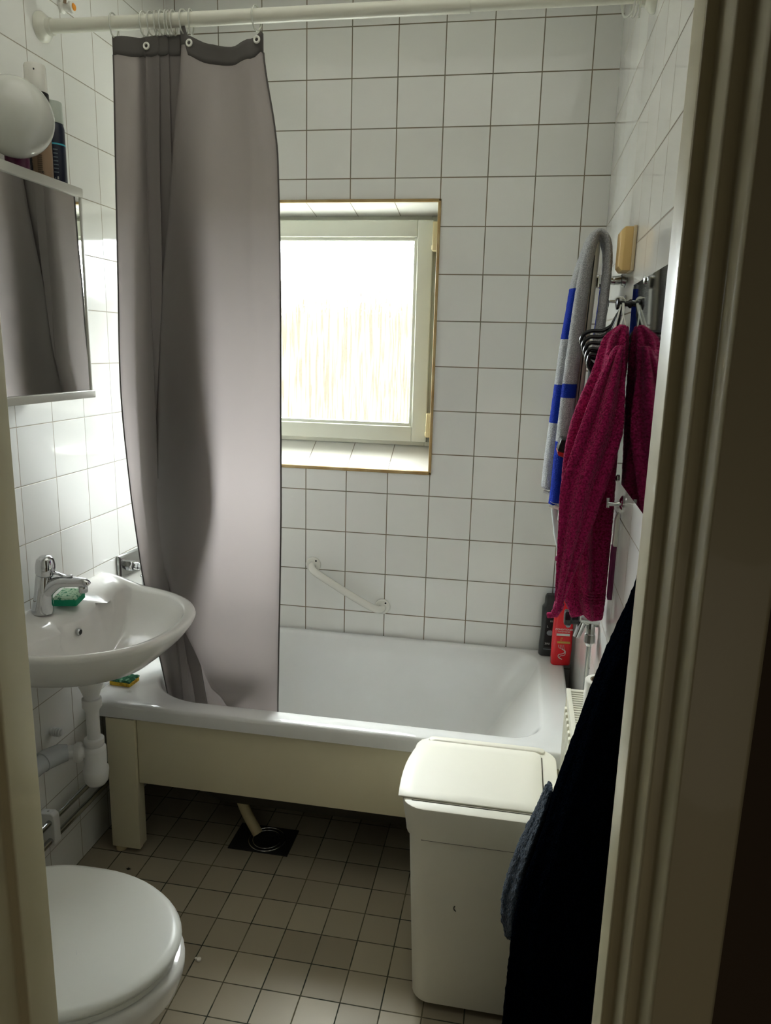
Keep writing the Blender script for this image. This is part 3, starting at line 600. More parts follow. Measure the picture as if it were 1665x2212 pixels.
# ------------------------------------------------------------------ grab bar
gb = thing('grab_bar', 'white slanting grab bar on the back wall above the bathtub', 'grab bar')
for i, (x_, z_) in enumerate(((0.511, 0.753), (0.775, 0.612))):
    f_ = G().lathe([(0.0285, -0.0005), (0.0285, -0.006), (0.025, -0.010), (0.017, -0.011)], (x_, 0, z_), 'y', 32).build('flange', m_enw, gb, smooth=True)
    G().lathe([(0.0035, -0.0095), (0.0035, -0.0115)], (x_+0.012, 0, z_+0.016), 'y', 12).build('screw', m_dark, f_)
P = poly((0.511, -0.002, 0.753), (0.5115, -0.028, 0.751), (0.530, -0.048, 0.738), (0.60, -0.055, 0.70), (0.69, -0.055, 0.650), (0.752, -0.048, 0.618), (0.774, -0.028, 0.610), (0.775, -0.002, 0.612))
G().tube(P, 0.0135, 18).build('bar', m_enw, gb, smooth=True)

# ------------------------------------------------------------------ curtain rod, rings, curtain
RY, RZ = -0.70, 2.297
rd = thing('curtain_rod', 'white telescopic shower curtain rod spanning the room above the bathtub', 'curtain rod')
G().tube([(0.02, RY, RZ), (1.062, RY, RZ)], 0.0160, 24).build('outer_tube', m_rod, rd, smooth=True, angle=50)
G().tube([(1.058, RY, RZ), (XR-0.02, RY, RZ)], 0.0135, 24).build('inner_tube', m_rod, rd, smooth=True, angle=50)
for x_, s_ in ((0.0, 1), (XR, -1)):
    G().lathe([(0.034, 0.0005*s_), (0.034, 0.008*s_), (0.028, 0.016*s_), (0.020, 0.022*s_), (0.0195, 0.032*s_), (0.016, 0.033*s_)], (x_, RY, RZ), 'x', 32).build('end_cup', m_rod, rd, smooth=True, angle=50)
Z_ = [2.21, 2.03, 1.925, 1.7, 1.4, 1.09, 0.85, 0.7, 0.6, 0.5, 0.43]
CT = {
'L':[(0.191, -0.7), (0.185, -0.7), (0.181, -0.7), (0.174, -0.7), (0.159, -0.687), (0.105, -0.562), (0.093, -0.5), (0.116, -0.5), (0.143, -0.5), (0.166, -0.5), (0.184, -0.5)],
'A':[(0.276, -0.7), (0.27, -0.7), (0.267, -0.7), (0.265, -0.7), (0.259, -0.687), (0.195, -0.562), (0.18, -0.5), (0.19, -0.5), (0.206, -0.5), (0.214, -0.5), (0.221, -0.5)],
'B':[(0.256, -0.694), (0.247, -0.689), (0.24, -0.686), (0.226, -0.68), (0.208, -0.667), (0.145, -0.542), (0.133, -0.48), (0.148, -0.48), (0.16, -0.48), (0.172, -0.48), (0.182, -0.48)],
'C':[(0.311, -0.697), (0.302, -0.695), (0.298, -0.693), (0.292, -0.69), (0.269, -0.677), (0.197, -0.552), (0.18, -0.49), (0.197, -0.49), (0.206, -0.49), (0.214, -0.49), (0.222, -0.49)],
'D':[(0.279, -0.69), (0.269, -0.681), (0.264, -0.676), (0.253, -0.665), (0.233, -0.652), (0.16, -0.527), (0.136, -0.465), (0.154, -0.465), (0.169, -0.465), (0.184, -0.465), (0.195, -0.465)],
'C2':[(0.334, -0.693), (0.329, -0.687), (0.33, -0.683), (0.333, -0.675), (0.318, -0.665), (0.237, -0.537), (0.208, -0.475), (0.209, -0.475), (0.221, -0.475), (0.227, -0.475), (0.235, -0.475)],
'D2':[(0.294, -0.685), (0.282, -0.673), (0.276, -0.666), (0.264, -0.65), (0.241, -0.637), (0.168, -0.512), (0.14, -0.45), (0.159, -0.45), (0.207, -0.45), (0.232, -0.45), (0.239, -0.45)],
'C3':[(0.363, -0.688), (0.357, -0.678), (0.358, -0.673), (0.375, -0.66), (0.372, -0.654), (0.311, -0.544), (0.259, -0.46), (0.246, -0.46), (0.259, -0.46), (0.277, -0.464), (0.296, -0.478)],
'D3':[(0.303, -0.668), (0.283, -0.644), (0.272, -0.628), (0.249, -0.595), (0.226, -0.582), (0.153, -0.457), (0.125, -0.395), (0.152, -0.395), (0.206, -0.395), (0.24, -0.395), (0.251, -0.395)],
'E':[(0.375, -0.671), (0.378, -0.649), (0.385, -0.635), (0.409, -0.605), (0.416, -0.601), (0.385, -0.548), (0.319, -0.447), (0.296, -0.422), (0.339, -0.471), (0.381, -0.52), (0.402, -0.536)],
'F':[(0.368, -0.697), (0.34, -0.695), (0.325, -0.693), (0.294, -0.69), (0.259, -0.677), (0.172, -0.552), (0.16, -0.49), (0.21, -0.49), (0.273, -0.493), (0.4, -0.619), (0.448, -0.625)],
'G':[(0.577, -0.701), (0.607, -0.703), (0.613, -0.703), (0.617, -0.705), (0.615, -0.701), (0.601, -0.66), (0.59, -0.64), (0.586, -0.64), (0.584, -0.64), (0.582, -0.64), (0.582, -0.64)]}
def catm(a, b_, c, d, t): return 0.5*((2*b_)+(c-a)*t+(2*a-5*b_+4*c-d)*t*t+(3*b_-a-3*c+d)*t**3)
def rowpts(z_):
    """curtain path in plan at height z: list of (x,y,s)"""
    i = 0
    if z_ >= Z_[0]: i, t = 0, 0.0
    else:
        while i < len(Z_)-2 and Z_[i+1] > z_: i += 1
        t = (Z_[i]-z_)/(Z_[i]-Z_[i+1])
    nodes = []
    for k in CT:
        q = CT[k]; f_ = lambda c: catm(q[max(i-1, 0)][c], q[i][c], q[i+1][c], q[min(i+2, len(Z_)-1)][c], t)
        nodes.append((f_(0), f_(1)))
    out = []; seg = len(nodes)-1
    for a in range(seg):
        p0, p1, p2, p3 = nodes[max(a-1, 0)], nodes[a], nodes[a+1], nodes[min(a+2, seg)]
        m_ = 26 if a == seg-1 else 14
        for k in range(m_):
            u = k/m_
            # smooth (rounded) folds: ease in x, gentle bow in y
            e_ = u*u*(3-2*u)*0.65+u*0.35
            x_ = p1[0]+(p2[0]-p1[0])*e_; y_ = p1[1]+(p2[1]-p1[1])*u
            dep = 0.004*math.sin(PI*u)*(1 if a % 2 == 0 else -1)
            if a == seg-1:
                top = max(0, min(1, (z_-1.2)/1.0))
                dep = -0.007*math.sin(PI*u)+(0.010+0.008*top)*math.sin(u*PI*3.2+0.6+0.5*(2.2-z_))*math.sin(PI*u)**0.7+0.010*top*math.exp(-((u-0.80-0.10*(2.2-z_))/0.055)**2)-0.008*top*math.exp(-((u-0.62-0.05*(2.2-z_))/0.07)**2)+0.007*max(0, 1-abs(z_-1.75)/0.5)*math.exp(-((u-0.72-0.05*(1.9-z_))/0.04)**2)
                if z_ < 0.9: dep *= max(0.25, (z_-0.5)/0.4)
            elif a == 0: dep = -0.006*math.sin(PI*2*u+z_)*math.sin(PI*u)
            out.append((x_, y_-dep, a+u))
    out.append((nodes[-1][0], nodes[-1][1], float(seg))); return out
cu = thing('shower_curtain', 'semi sheer grey shower curtain bunched left of the window', 'curtain')
TOP = [(0, 2.268), (1, 2.262), (2, 2.262), (3, 2.266), (4, 2.262), (5, 2.268), (6, 2.262), (7, 2.268), (8, 2.262), (9, 2.266), (9.6, 2.285), (10, 2.284), (10.12, 2.284), (10.14, 2.262), (10.35, 2.250), (10.6, 2.237), (10.8, 2.243), (10.93, 2.266), (11, 2.258)]
def topz(s_):
    for (a, za), (b_, zb) in zip(TOP, TOP[1:]):
        if a <= s_ <= b_:
            t = (s_-a)/(b_-a); t = t*t*(3-2*t); return za+(zb-za)*t
    return TOP[-1][1]
def sheet(fun, rows, name, m, parent, thick=0.0):
    R = [fun(r_) for r_ in rows]; g = G().rings(R, closed=False, cap=False)
    o = g.build(name, m, parent, smooth=True, angle=180)
    if thick: s_ = o.modifiers.new('thick', 'SOLIDIFY'); s_.thickness = thick; s_.offset = 0
    return o
HB = 0.040
zr = [1-i/90 for i in range(91)]
def crow(t):
    base = rowpts(2.21)
    z_ = 0.43+(2.21-0.43)*t
    P = rowpts(z_); out = []
    for x_, y_, s_ in P:
        tz_ = topz(s_)-HB; w_ = max(0, (z_-1.9)/0.31); out.append((x_, y_, z_+(tz_-2.21)*w_*w_-0.10*max(0, min(1, (y_+0.615)/0.07))*max(0, min(1, (0.75-z_)/0.32))))
    return out
sheet(crow, zr, 'curtain_fabric', m_curtain, cu)
def hrow(t):
    return [(x_, y_-0.0015, topz(s_)-HB+(HB)*t+0.002*math.sin(s_*9)*(1-t)) for x_, y_, s_ in rowpts(2.21)]
sheet(hrow, [1, 0.75, 0.5, 0.25, -0.05], 'curtain_header', m_header, cu, thick=0.0016)
# dark edge piping on the free right edge and left edge
for side in (0, -1):
    pts = []
    for t in zr: q = crow(t)[side]; pts.append((q[0], q[1], q[2]))
    G().tube(pts, 0.0022, 6).build('edge_piping', m_header, cu, smooth=True)
# grommets and rings
ringx = [(0.196, 'leftmost clear curtain ring on the rod'), (0.276, 'clear curtain ring second from the left'), (0.296, None), (0.308, None), (0.322, None), (0.334, None), (0.343, None), (0.352, None), (0.378, 'clear ring above the raised curtain fold'), (0.396, 'clear ring hanging in the grommet right of the raised fold'), (0.560, 'clear ring at the right edge of the grey curtain')]
proto = None
for x_, lab in ringx:
    if proto is None:
        g = G(); n_ = 28
        P = [(0.0, 0.0215*math.sin(a)*0.95, 0.004+0.0215*math.cos(a)+(-0.010 if math.cos(a) < -0.2 else 0)*min(1, (-math.cos(a)-0.2)*1.6)) for a in [2*PI*i/n_ for i in range(n_)]]
        g.tube(P+[P[0]], 0.0019, 8, cap=False); o = g.build('curtain_ring', m_ring, smooth=True); proto = o
    else:
        o = proto.copy(); COL.objects.link(o)
    o.location = (x_, RY, RZ-0.004); o.rotation_euler = (0, 0, random.uniform(-0.25, 0.25))
    tag(o, lab or 'clear plastic ring among those crowded above the dark curtain folds', 'curtain ring', 'clear curtain rings on the rod' if lab else 'crowded clear curtain rings above the folds')
for k, x_ in enumerate((1.405, 1.418, 1.429)):
    o = proto.copy(); COL.objects.link(o); o.location = (x_, RY, RZ-0.004); o.scale = (1.1, 1.25, 1.25); o.rotation_euler = (0, 0, 0.5-0.3*k)
    tag(o, 'spare clear curtain ring on the rod beside the right wall', 'curtain ring', 'spare curtain rings beside the right wall')
for x_, z_, y_ in ((0.281, 2.243, -0.704), (0.392, 2.245, -0.705), (0.563, 2.244, -0.709)):
    G().torus((x_, y_, z_), 0.0065, 0.0026, (0.1, 1, 0), 20, 8).build('grommet', m_grom, cu, smooth=True)

# ------------------------------------------------------------------ mirror cabinet, lamp, toiletries on top
mc = thing('mirror_cabinet', 'white mirror cabinet on the left wall above the washbasin', 'cabinet')
CX = 0.122; CYE = -0.768; CYS = -1.46
G().box(0.001, CX-0.006, CYS, CYE-0.004, 1.412, 1.888).build('cabinet_body', m_enw, mc, bevel=0.002)
md = G().box(CX-0.005, CX, CYS+0.001, CYE-0.006, 1.416, 1.886).build('mirror_door', m_mirror, mc)
G().box(CX-0.012, CX+0.006, CYS-0.004, CYE+0.003, 1.886, 1.908).build('top_rail', m_alu, mc, bevel=0.002)
G().box(CX-0.020, CX+0.008, CYS-0.004, CYE+0.006, 1.396, 1.4155).build('bottom_rail', m_alu, mc, bevel=0.002)
G().box(CX-0.006, CX+0.003, CYE-0.005, CYE+0.001, 1.4155, 1.886).build('side_rail', m_alu, mc, bevel=0.001)
G().box(0.001, CX-0.010, CYS, CYE, 1.888, 1.899).build('cabinet_top', m_enw, mc, bevel=0.002)
lp = thing('wall_lamp', 'round opal glass wall lamp above the mirror cabinet', 'lamp')
G().lathe([(0.052, 0.0005), (0.055, 0.01), (0.050, 0.03), (0.040, 0.036)], (0, -1.0, 2.012), 'x', 32).build('lamp_base', m_enw, lp, smooth=True, angle=50)
prof = [(0.040, 0.032)]+[(0.081*math.sin(a), 0.118-0.081*math.cos(a)) for a in [0.5+(PI-0.5)*i/24 for i in range(25)]]
G().lathe([(max(a, 0.0005), b_) for a, b_ in prof], (0, -1.0, 2.006), 'x', 48).build('glass_globe', m_globe, lp, smooth=True, angle=80)
def rotz(M): return M
def can(name, lab, x_, y_, z0, r_, h, hc, ma, mcap, dome=True):
    t = thing(name, lab, 'spray can' if 'can' in name else 'bottle', loc=(x_, y_, z0))
    G().lathe([(r_*0.95, 0), (r_, 0.003), (r_, h-0.012), (r_*0.93, h-0.004), (r_*0.86, h)], (0, 0, 0), 'z', 32).build('can_body', ma, t, smooth=True, angle=50)
    G().lathe([(r_*0.93, h), (r_*0.95, h+0.002), (r_*0.90, h+hc-0.004), (r_*0.84, h+hc), (r_*0.80, h+hc)], (0, 0, 0), 'z', 32).build('can_cap', mcap, t, smooth=True, angle=50)
    return t
ca = Vector((CAM.x, CAM.y, 0))
def facing(t, rad, ang=0.0):
    """matrix on the surface of a round can turned to the doorway side; ang turns around the can"""
    d_ = math.atan2(-0.82, 0.57)+ang
    return Matrix.Translation((rad*math.cos(d_), rad*math.sin(d_), 0)) @ Matrix.Rotation(d_+PI/2, 4, 'Z') @ Matrix.Rotation(PI/2, 4, 'X')
c1 = can('spray_can', 'tall tan spray can with white cap and black shoulder behind the round lamp', 0.074, -0.848, 1.900, 0.0265, 0.200, 0.060, m_tan, m_enw)
G().lathe([(0.0268, 0.176), (0.0268, 0.200), (0.0245, 0.2012)], (0, 0, 0), 'z', 32).build('shoulder_band', m_btext, c1, smooth=True)
G().lathe([(0.0022, 0), (0.0022, 0.0012)], (0.0245*math.cos(-1.1), 0.0245*math.sin(-1.1), 0.245), 'y', 10).build('nozzle_hole', m_dark, c1)
for k in range(9): text('fine_print', 'lllllllllllll', 0.0038, m_btext, c1, Matrix.Translation((0, 0, 0.060-0.0045*k)) @ facing(c1, 0.0269, -0.1))
g = G(); M0 = Matrix.Translation((0, 0, 0.022)) @ facing(c1, 0.0270, 0.1)
text('recycling_mark', 'e', 0.011, m_btext, c1, M0)
text('print_line', 'llll lll l', 0.005, m_btext, c1, Matrix.Translation((0, 0, 0.008)) @ facing(c1, 0.0270, 0.1))
c2 = can('spray_can', 'dark navy spray can with translucent cap nearest the tiled corner', 0.080, -0.798, 1.900, 0.0250, 0.148, 0.048, m_navycan, mat('translucent_cap', (0.60, 0.66, 0.58), 0.3, trans=0.3))
G().lathe([(0.02515, 0.098), (0.02515, 0.1015)], (0, 0, 0), 'z', 32).build('cyan_stripe', m_cyan, c2, smooth=True)
for k in range(7): text('fine_print', 'llllllllllll', 0.004, m_gtext, c2, Matrix.Translation((0, 0, 0.085-0.0085*k)) @ facing(c2, 0.0254, 0.0))
text('print_line', '- ll', 0.009, m_wtext, c2, Matrix.Translation((0, 0, 0.020)) @ facing(c2, 0.0254, 0.0))
text('print_line', 'll l 0', 0.007, m_wtext, c2, Matrix.Translation((0, 0, 0.010)) @ facing(c2, 0.0254, 0.0))
c3 = can('bottle', 'dark purple bottle standing on the cabinet below the lamp', 0.066, -0.925, 1.900, 0.026, 0.072, 0.020, m_purple, m_btext)
c4 = can('bottle', 'squat black jar on the cabinet between the purple bottle and the tan can', 0.070, -0.893, 1.900, 0.011, 0.045, 0.012, m_black, m_black)
# wall hook with orange insert
hk = thing('wall_hook', 'small white wall knob with orange insert high on the left wall', 'hook')
G().lathe([(0.014, 0.0005), (0.014, 0.006), (0.009, 0.010), (0.009, 0.022), (0.013, 0.026), (0.013, 0.034), (0.010, 0.036)], (0, -0.606, 2.377), 'x', 24).build('hook_knob', m_enw, hk, smooth=True, angle=50)
G().lathe([(0.009, 0.0362), (0.007, 0.0385), (0.001, 0.039)], (0, -0.606, 2.377), 'x', 20).build('orange_insert', m_orange, hk, smooth=True)
G().tube(poly((0.020, -0.620, 2.381), (0.022, -0.622, 2.400), (0.014, -0.618, 2.415), (0.004, -0.615, 2.425)), 0.004, 8).build('cord_loop', m_card, hk, smooth=True)

# chrome plate and valve on the left wall behind the curtain
vp = thing('wall_tap', 'chrome wall plate with hexagonal valve beside the curtain on the left wall', 'tap')
G().rings([[(x_, y_+d_*sy, z_+d_*sz) for (y_, z_, sy, sz) in ((-0.485, 0.802, 1, 1), (-0.300, 0.792, -1, 1), (-0.300, 0.868, -1, -1), (-0.485, 0.878, 1, -1))] for x_, d_ in ((0.0005, 0), (0.007, 0), (0.012, 0.008))]).build('wall_plate', m_dchrome, vp, bevel=0.003)
G().lathe([(0.017, 0.012), (0.017, 0.034), (0.015, 0.036)], (0, -0.438, 0.836), 'x', 6).build('hexagon_nut', m_chrome, vp)
G().lathe([(0.011, 0.036), (0.013, 0.040), (0.013, 0.052), (0.010, 0.054), (0.010, 0.058), (0.013, 0.060), (0.0135, 0.075), (0.009, 0.080)], (0, -0.438, 0.836), 'x', 22).build('valve_stem', m_chrome, vp, smooth=True, angle=50)
G().tube([(0.068, -0.438, 0.836), (0.068, -0.438, 0.800), (0.068, -0.438, 0.74)], 0.0085, 16).torus((0.068, -0.438, 0.805), 0.010, 0.003, (0, 0, 1)).build('down_pipe', m_chrome, vp, smooth=True, angle=50)

# ------------------------------------------------------------------ right wall
# mirror
mw = thing('wall_mirror', 'frameless dusty wall mirror on the right wall behind the maroon towel', 'mirror')
G().box(XR-0.005, XR-0.0005, -1.38, -0.800, 1.262, 1.690).build('mirror_plate', m_mirror2, mw)
for y_, z_ in ((-0.835, 1.262), (-0.97, 1.690)): G().lathe([(0.008, -0.0055), (0.008, -0.008), (0.004, -0.0095)], (XR, y_, z_+(-0.004 if z_ > 1.5 else 0.004)), 'x', 16).build('mirror_clip', m_dchrome, mw, smooth=True)
# beige switch box
sb = thing('switch_box', 'ochre beige plastic box high on the right wall', 'switch')
G().rings([rrect(-0.001, 0.0, 0, 0, 0, 0)]*0 or [[(XR-x_, -0.705+sy*(0.040-i_), 1.774+sz*(0.047-i_)) for sy, sz in ((-1, -1), (1, -1), (1, 1), (-1, 1))] for x_, i_ in ((0.008, 0.0), (0.026, 0.0), (0.034, 0.008))]).build('box_cover', m_beige, sb, bevel=0.0015)
G().box(XR-0.008, XR-0.0005, -0.746, -0.664, 1.726, 1.823).build('back_box', m_beige2, sb, bevel=0.001)

# shower slide rail with bracket
sr = thing('slide_rail', 'pale vertical shower slide rail under the striped towel', 'shower rail')
RT, RB = Vector((1.3835, -0.630, 1.815)), Vector((1.3585, -0.630, 1.100))
def onr(z_): t = (RT.z-z_)/(RT.z-RB.z); return RT+(RB-RT)*t
pts = [onr(z_) for z_ in (1.815, 1.810, 1.800, 1.785, 1.75, 1.4, 1.10)]
G().tube(pts, [0.002, 0.006, 0.009, 0.0105, 0.011, 0.011, 0.011], 16, flat=1.4, up=(1, 0, 0)).build('rail', mat('rail_lacquer', (0.62, 0.60, 0.50), 0.2, coat=0.5), sr, smooth=True)
a_, b_ = onr(1.77)+Vector((-0.002, -0.0175, 0)), onr(1.15)+Vector((-0.002, -0.0175, 0))
G().tube([a_, b_], 0.0012, 6).build('rail_groove', m_dark, sr)
q = onr(1.712)
G().tube(poly(q+Vector((0.012, 0, 0)), q+Vector((0.030, 0, 0.003)), q+Vector((0.052, 0, 0.002)), (XR-0.012, -0.630, 1.716), (XR-0.001, -0.630, 1.714)), [0.012]*8+[0.010]*8+[0.0105]*8+[0.014]*8+[0.018], 18).build('wall_bracket', m_dchrome, sr, smooth=True)
G().box(q.x+0.008, q.x+0.024, -0.644, -0.616, q.z-0.016, q.z+0.014).build('bracket_clamp', m_chrome, sr, bevel=0.002)
q2 = onr(1.14)
G().tube([q2, (1.42, -0.60, 1.13), (XR-0.001, -0.585, 1.13)], 0.008, 12).build('lower_bracket', m_dchrome, sr, smooth=True)
# small chrome hook
hk = thing('wall_hook', 'small chrome double hook on the right wall beside the striped towel', 'hook')
G().lathe([(0.016, -0.0005), (0.016, -0.004), (0.010, -0.006)], (XR, -0.655, 1.663), 'x', 20).tube([(XR-0.004, -0.655, 1.663), (1.422, -0.655, 1.664)], 0.004, 10).build('hook_stem', m_chrome, hk, smooth=True)
G().tube(poly((1.418, -0.655, 1.690), (1.4165, -0.655, 1.675), (1.4185, -0.655, 1.655), (1.414, -0.655, 1.640), (1.410, -0.655, 1.632)), 0.0038, 10).build('hook_prong', m_chrome, hk, smooth=True)

# striped towel over the rail top
st = thing('bath_towel', 'grey towel with blue stripes draped over the shower rail', 'towel')
def towel_loft(path, ry, rx, yc, n=18, lump=0.0, ph=0):
    R = []
    for i, (x_, z_, w_, t_) in enumerate(path):
        # direction along the path in the xz plane
        a = path[max(i-1, 0)]; c = path[min(i+1, len(path)-1)]
        tx, tz_ = c[0]-a[0], c[1]-a[1]; l_ = math.hypot(tx, tz_) or 1; nx, nz = -tz_/l_, tx/l_
        ring = []
        for j in range(n):
            an = 2*PI*j/n; cc, ss = math.cos(an), math.sin(an)
            rr = 1+lump*math.sin(3*an+ph+6*z_)
            ring.append((x_+nx*t_*cc*rr, yc+ry*w_*ss*rr, z_+nz*t_*cc*rr))
        R.append(ring)
    return R
def dens(path, k=5):
    P = [Vector(p) for p in path]; return [tuple(v) for v in poly(*P, n=k)]
pB = dens([(1.334, 1.160, 1, .016), (1.337, 1.25, 1, .018), (1.341, 1.35, 1, .018), (1.345, 1.45, 1, .018), (1.350, 1.55, 1, .0175), (1.355, 1.65, 1, .0165), (1.362, 1.74, 1, .015), (1.370, 1.79, 1, .013), (1.382, 1.820, 1, .011), (1.397, 1.818, 1, .009), (1.408, 1.800, 1, .009), (1.413, 1.76, 1, .010), (1.411, 1.68, 1, .011), (1.406, 1.58, 1, .012), (1.400, 1.50, 1, .011), (1.396, 1.43, 1, .008)])
g = G().rings(towel_loft(pB, 0.030, 1, -0.640, lump=0.05)); 
tb = g.build('near_fold', m_stripe, st, smooth=True, angle=80)
# far fold, set to the left
pA = dens([(1.315, 1.180, 1, .018), (1.319, 1.26, 1, .019), (1.325, 1.36, 1, .019), (1.331, 1.46, 1, .019), (1.337, 1.56, 1, .019), (1.344, 1.64, 1, .018), (1.352, 1.72, 1, .017), (1.368, 1.79, 1, .014), (1.380, 1.825, 1, .012), (1.393, 1.832, 1, .010), (1.410, 1.815, 1, .010), (1.420, 1.77, 1, .010), (1.418, 1.68, 1, .010), (1.410, 1.55, 1, .010), (1.402, 1.44, 1, .009)])
G().rings(towel_loft(pA, 0.042, 1, -0.535, lump=0.06, ph=1)).build('far_fold', m_stripe, st, smooth=True, angle=80)
pC = dens([(1.329, 1.149, 1, .012), (1.334, 1.20, 1, .013), (1.342, 1.32, 1, .012), (1.352, 1.46, 1, .010)])
G().rings(towel_loft(pC, 0.020, 1, -0.588, lump=0.03)).build('inner_fold', mat('royal_blue_terry', (0.010, 0.035, 0.36), 0.95, spec=0.1, bump=(420, 1.0, 0.004)), st, smooth=True, angle=80)
for (x0, x1, yc, z_) in ((1.326, 1.354, -0.640, 1.1555), (1.301, 1.331, -0.535, 1.175), (1.317, 1.341, -0.588, 1.145)):
    G().tube([(x0+0.003, yc-0.016, z_), ((x0+x1)/2, yc-0.022, z_-0.003), (x1-0.003, yc-0.016, z_)], 0.0045, 8).build('white_hem', m_string, st, smooth=True)

# hand shower in a holder below the striped towel
hs = thing('hand_shower', 'pale hand shower in a chrome holder below the striped towel', 'shower head')
G().tube([(1.352, -0.615, 1.150), (1.350, -0.618, 1.112)], 0.0100, 16).build('holder', m_chrome, hs, smooth=True, angle=50)
G().tube(poly((1.334, -0.600, 1.148), (1.338, -0.605, 1.11), (1.350, -0.610, 1.06), (1.357, -0.612, 1.025)), [0.010]*6+[0.009]*6+[0.011]*6+[0.010]*6+[0.009], 14).build('shower_handle', mat('pale_plastic', (0.62, 0.68, 0.68), 0.25, coat=0.3), hs, smooth=True)
G().lathe([(0.001, -0.009), (0.008, -0.006), (0.010, 0), (0.008, 0.006), (0.001, 0.009)], (1.352, -0.625, 1.010), 'z', 16).build('magenta_end', mat('magenta_plastic', (0.25, 0.01, 0.09), 0.4), hs, smooth=True)
# red and black soap holder
sh = thing('soap_dish', 'black and red soap dish between the striped and the maroon towel', 'soap dish')
def wedge(zlo, zhi, inset): return [(1.318+inset, -0.690, zlo+0.012), (1.385, -0.690, zlo-0.010), (1.385, -0.760, zlo-0.010), (1.326+inset, -0.745, zlo+0.010)]
G().rings([[(1.322, -0.665, 1.308), (1.40, -0.665, 1.290), (1.40, -0.735, 1.290), (1.322, -0.735, 1.308)], [(1.330, -0.665, 1.338), (1.40, -0.665, 1.335), (1.40, -0.735, 1.335), (1.330, -0.735, 1.338)]]).build('dish_body', m_black, sh, bevel=0.004)
G().rings([[(1.326, -0.668, 1.296), (1.40, -0.668, 1.272), (1.40, -0.732, 1.272), (1.326, -0.732, 1.296)], [(1.322, -0.665, 1.308), (1.40, -0.665, 1.290), (1.40, -0.735, 1.290), (1.322, -0.735, 1.308)]]).build('dish_base', mat('dark_red_plastic', (0.38, 0.012, 0.01), 0.3), sh, bevel=0.003)

# maroon towel, hanging by a loop; pleated closed loft
mt = thing('hand_towel', 'maroon terry towel hanging from a knob beside the wall mirror', 'towel')
def pleat(path, n=96, amp=0.16, k=7, tw=1.4, seed=0.0):
    R = []
    for (z_, x0, x1, y0, y1, am) in path:
        cx_, cy_ = (x0+x1)/2, (y0+y1)/2; rx, ry = (x1-x0)/2, (y1-y0)/2; ring = []
        for j in range(n):
            a = 2*PI*j/n
            w_ = 1+am*amp*(math.sin(k*a+tw*z_*3+seed)+0.5*math.sin((k-3)*a-2*tw*z_+seed*2))-amp*am
            ring.append((cx_+rx*math.cos(a)*w_, cy_+ry*math.sin(a)*w_, z_+(0.006*math.sin(3*a+1) if z_ < path[0][0]+0.01 else 0)))
        R.append(ring)
    return R
def densp(path, k=8):
    out = []
    for i in range(len(path)-1):
        a, b_ = path[i], path[i+1]; p = path[max(i-1, 0)]; d_ = path[min(i+2, len(path)-1)]
        for s_ in range(k): t = s_/k; out.append(tuple(catm(p[c], a[c], b_[c], d_[c], t) for c in range(6)))
    out.append(path[-1]); return out
mp_ = [(0.935, 1.372, 1.450, -0.885, -0.780, 0.9), (0.95, 1.364, 1.451, -0.890, -0.770, 1.0), (1.00, 1.345, 1.452, -0.895, -0.760, 1.0), (1.10, 1.334, 1.452, -0.900, -0.755, 1.1), (1.20, 1.331, 1.453, -0.900, -0.755, 1.2), (1.30, 1.329, 1.453, -0.905, -0.750, 1.3), (1.38, 1.337, 1.454, -0.905, -0.755, 1.35), (1.44, 1.352, 1.4545, -0.900, -0.765, 1.4), (1.50, 1.374, 1.4545, -0.890, -0.780, 1.3), (1.54, 1.384, 1.4545, -0.875, -0.790, 1.2), (1.575, 1.395, 1.453, -0.860, -0.800, 1.0), (1.597, 1.418, 1.450, -0.845, -0.815, 0.7), (1.604, 1.430, 1.444, -0.836, -0.824, 0.2)]
G().rings(pleat(densp(mp_), amp=0.17, k=6)).build('towel_cloth', m_maroon, mt, smooth=True, angle=80)
# overlapping corner flap sweeping down to the left
fl = []
for t in [i/30 for i in range(31)]:
    z_ = 1.56-0.60*t; xr_ = 1.438+0.010*min(1, t*4)-0.105*max(0, (t-0.30)/0.70)**1.15; xl_ = 1.425-0.098*min(1, t/0.5)**0.75+0.008*max(0, (t-0.55)/0.45)
    xl_ = min(xl_, xr_-0.004); y_ = -0.872-0.036*min(1, t*2.2)**0.8-0.004*math.sin(PI*t); nn = 36
    fl.append([(xl_+(xr_-xl_)*u+0.0, y_-0.011*math.sin(PI*u)*(1-0.4*t)-0.010*math.sin(PI*u)**0.5*math.sin(13*u+3*t)*(1-0.6*t), z_+0.012*(u-0.5)*t) for u in [k/nn for k in range(nn+1)]])
g = G().rings(fl, closed=False, cap=False); o = g.build('towel_flap', m_maroon, mt, smooth=True, angle=180); s_ = o.modifiers.new('thick', 'SOLIDIFY'); s_.thickness = 0.009; s_.offset = 0
G().tube(poly((1.344, -0.910, 0.985), (1.339, -0.910, 0.965), (1.332, -0.908, 0.953), (1.318, -0.904, 0.949)), [0.012]*8+[0.010]*8+[0.007]*8+[0.004], 12).build('towel_corner', m_maroon, mt, smooth=True)
for z_ in (0.978, 0.985, 0.992, 0.999, 1.006):
    P = pleat([(z_, 1.350, 1.4515, -0.894, -0.762, 1.0)], amp=0.13, k=6)[0]
    g = G(); seg = [p for p in P if p[1] < -0.83 and p[0] > 1.385]; seg.sort(key=lambda p: p[0])
    if len(seg) > 3: g.tube([(p[0], p[1]-0.001, p[2]) for p in seg], 0.0014, 6).build('woven_border', m_maroon, mt, smooth=True)
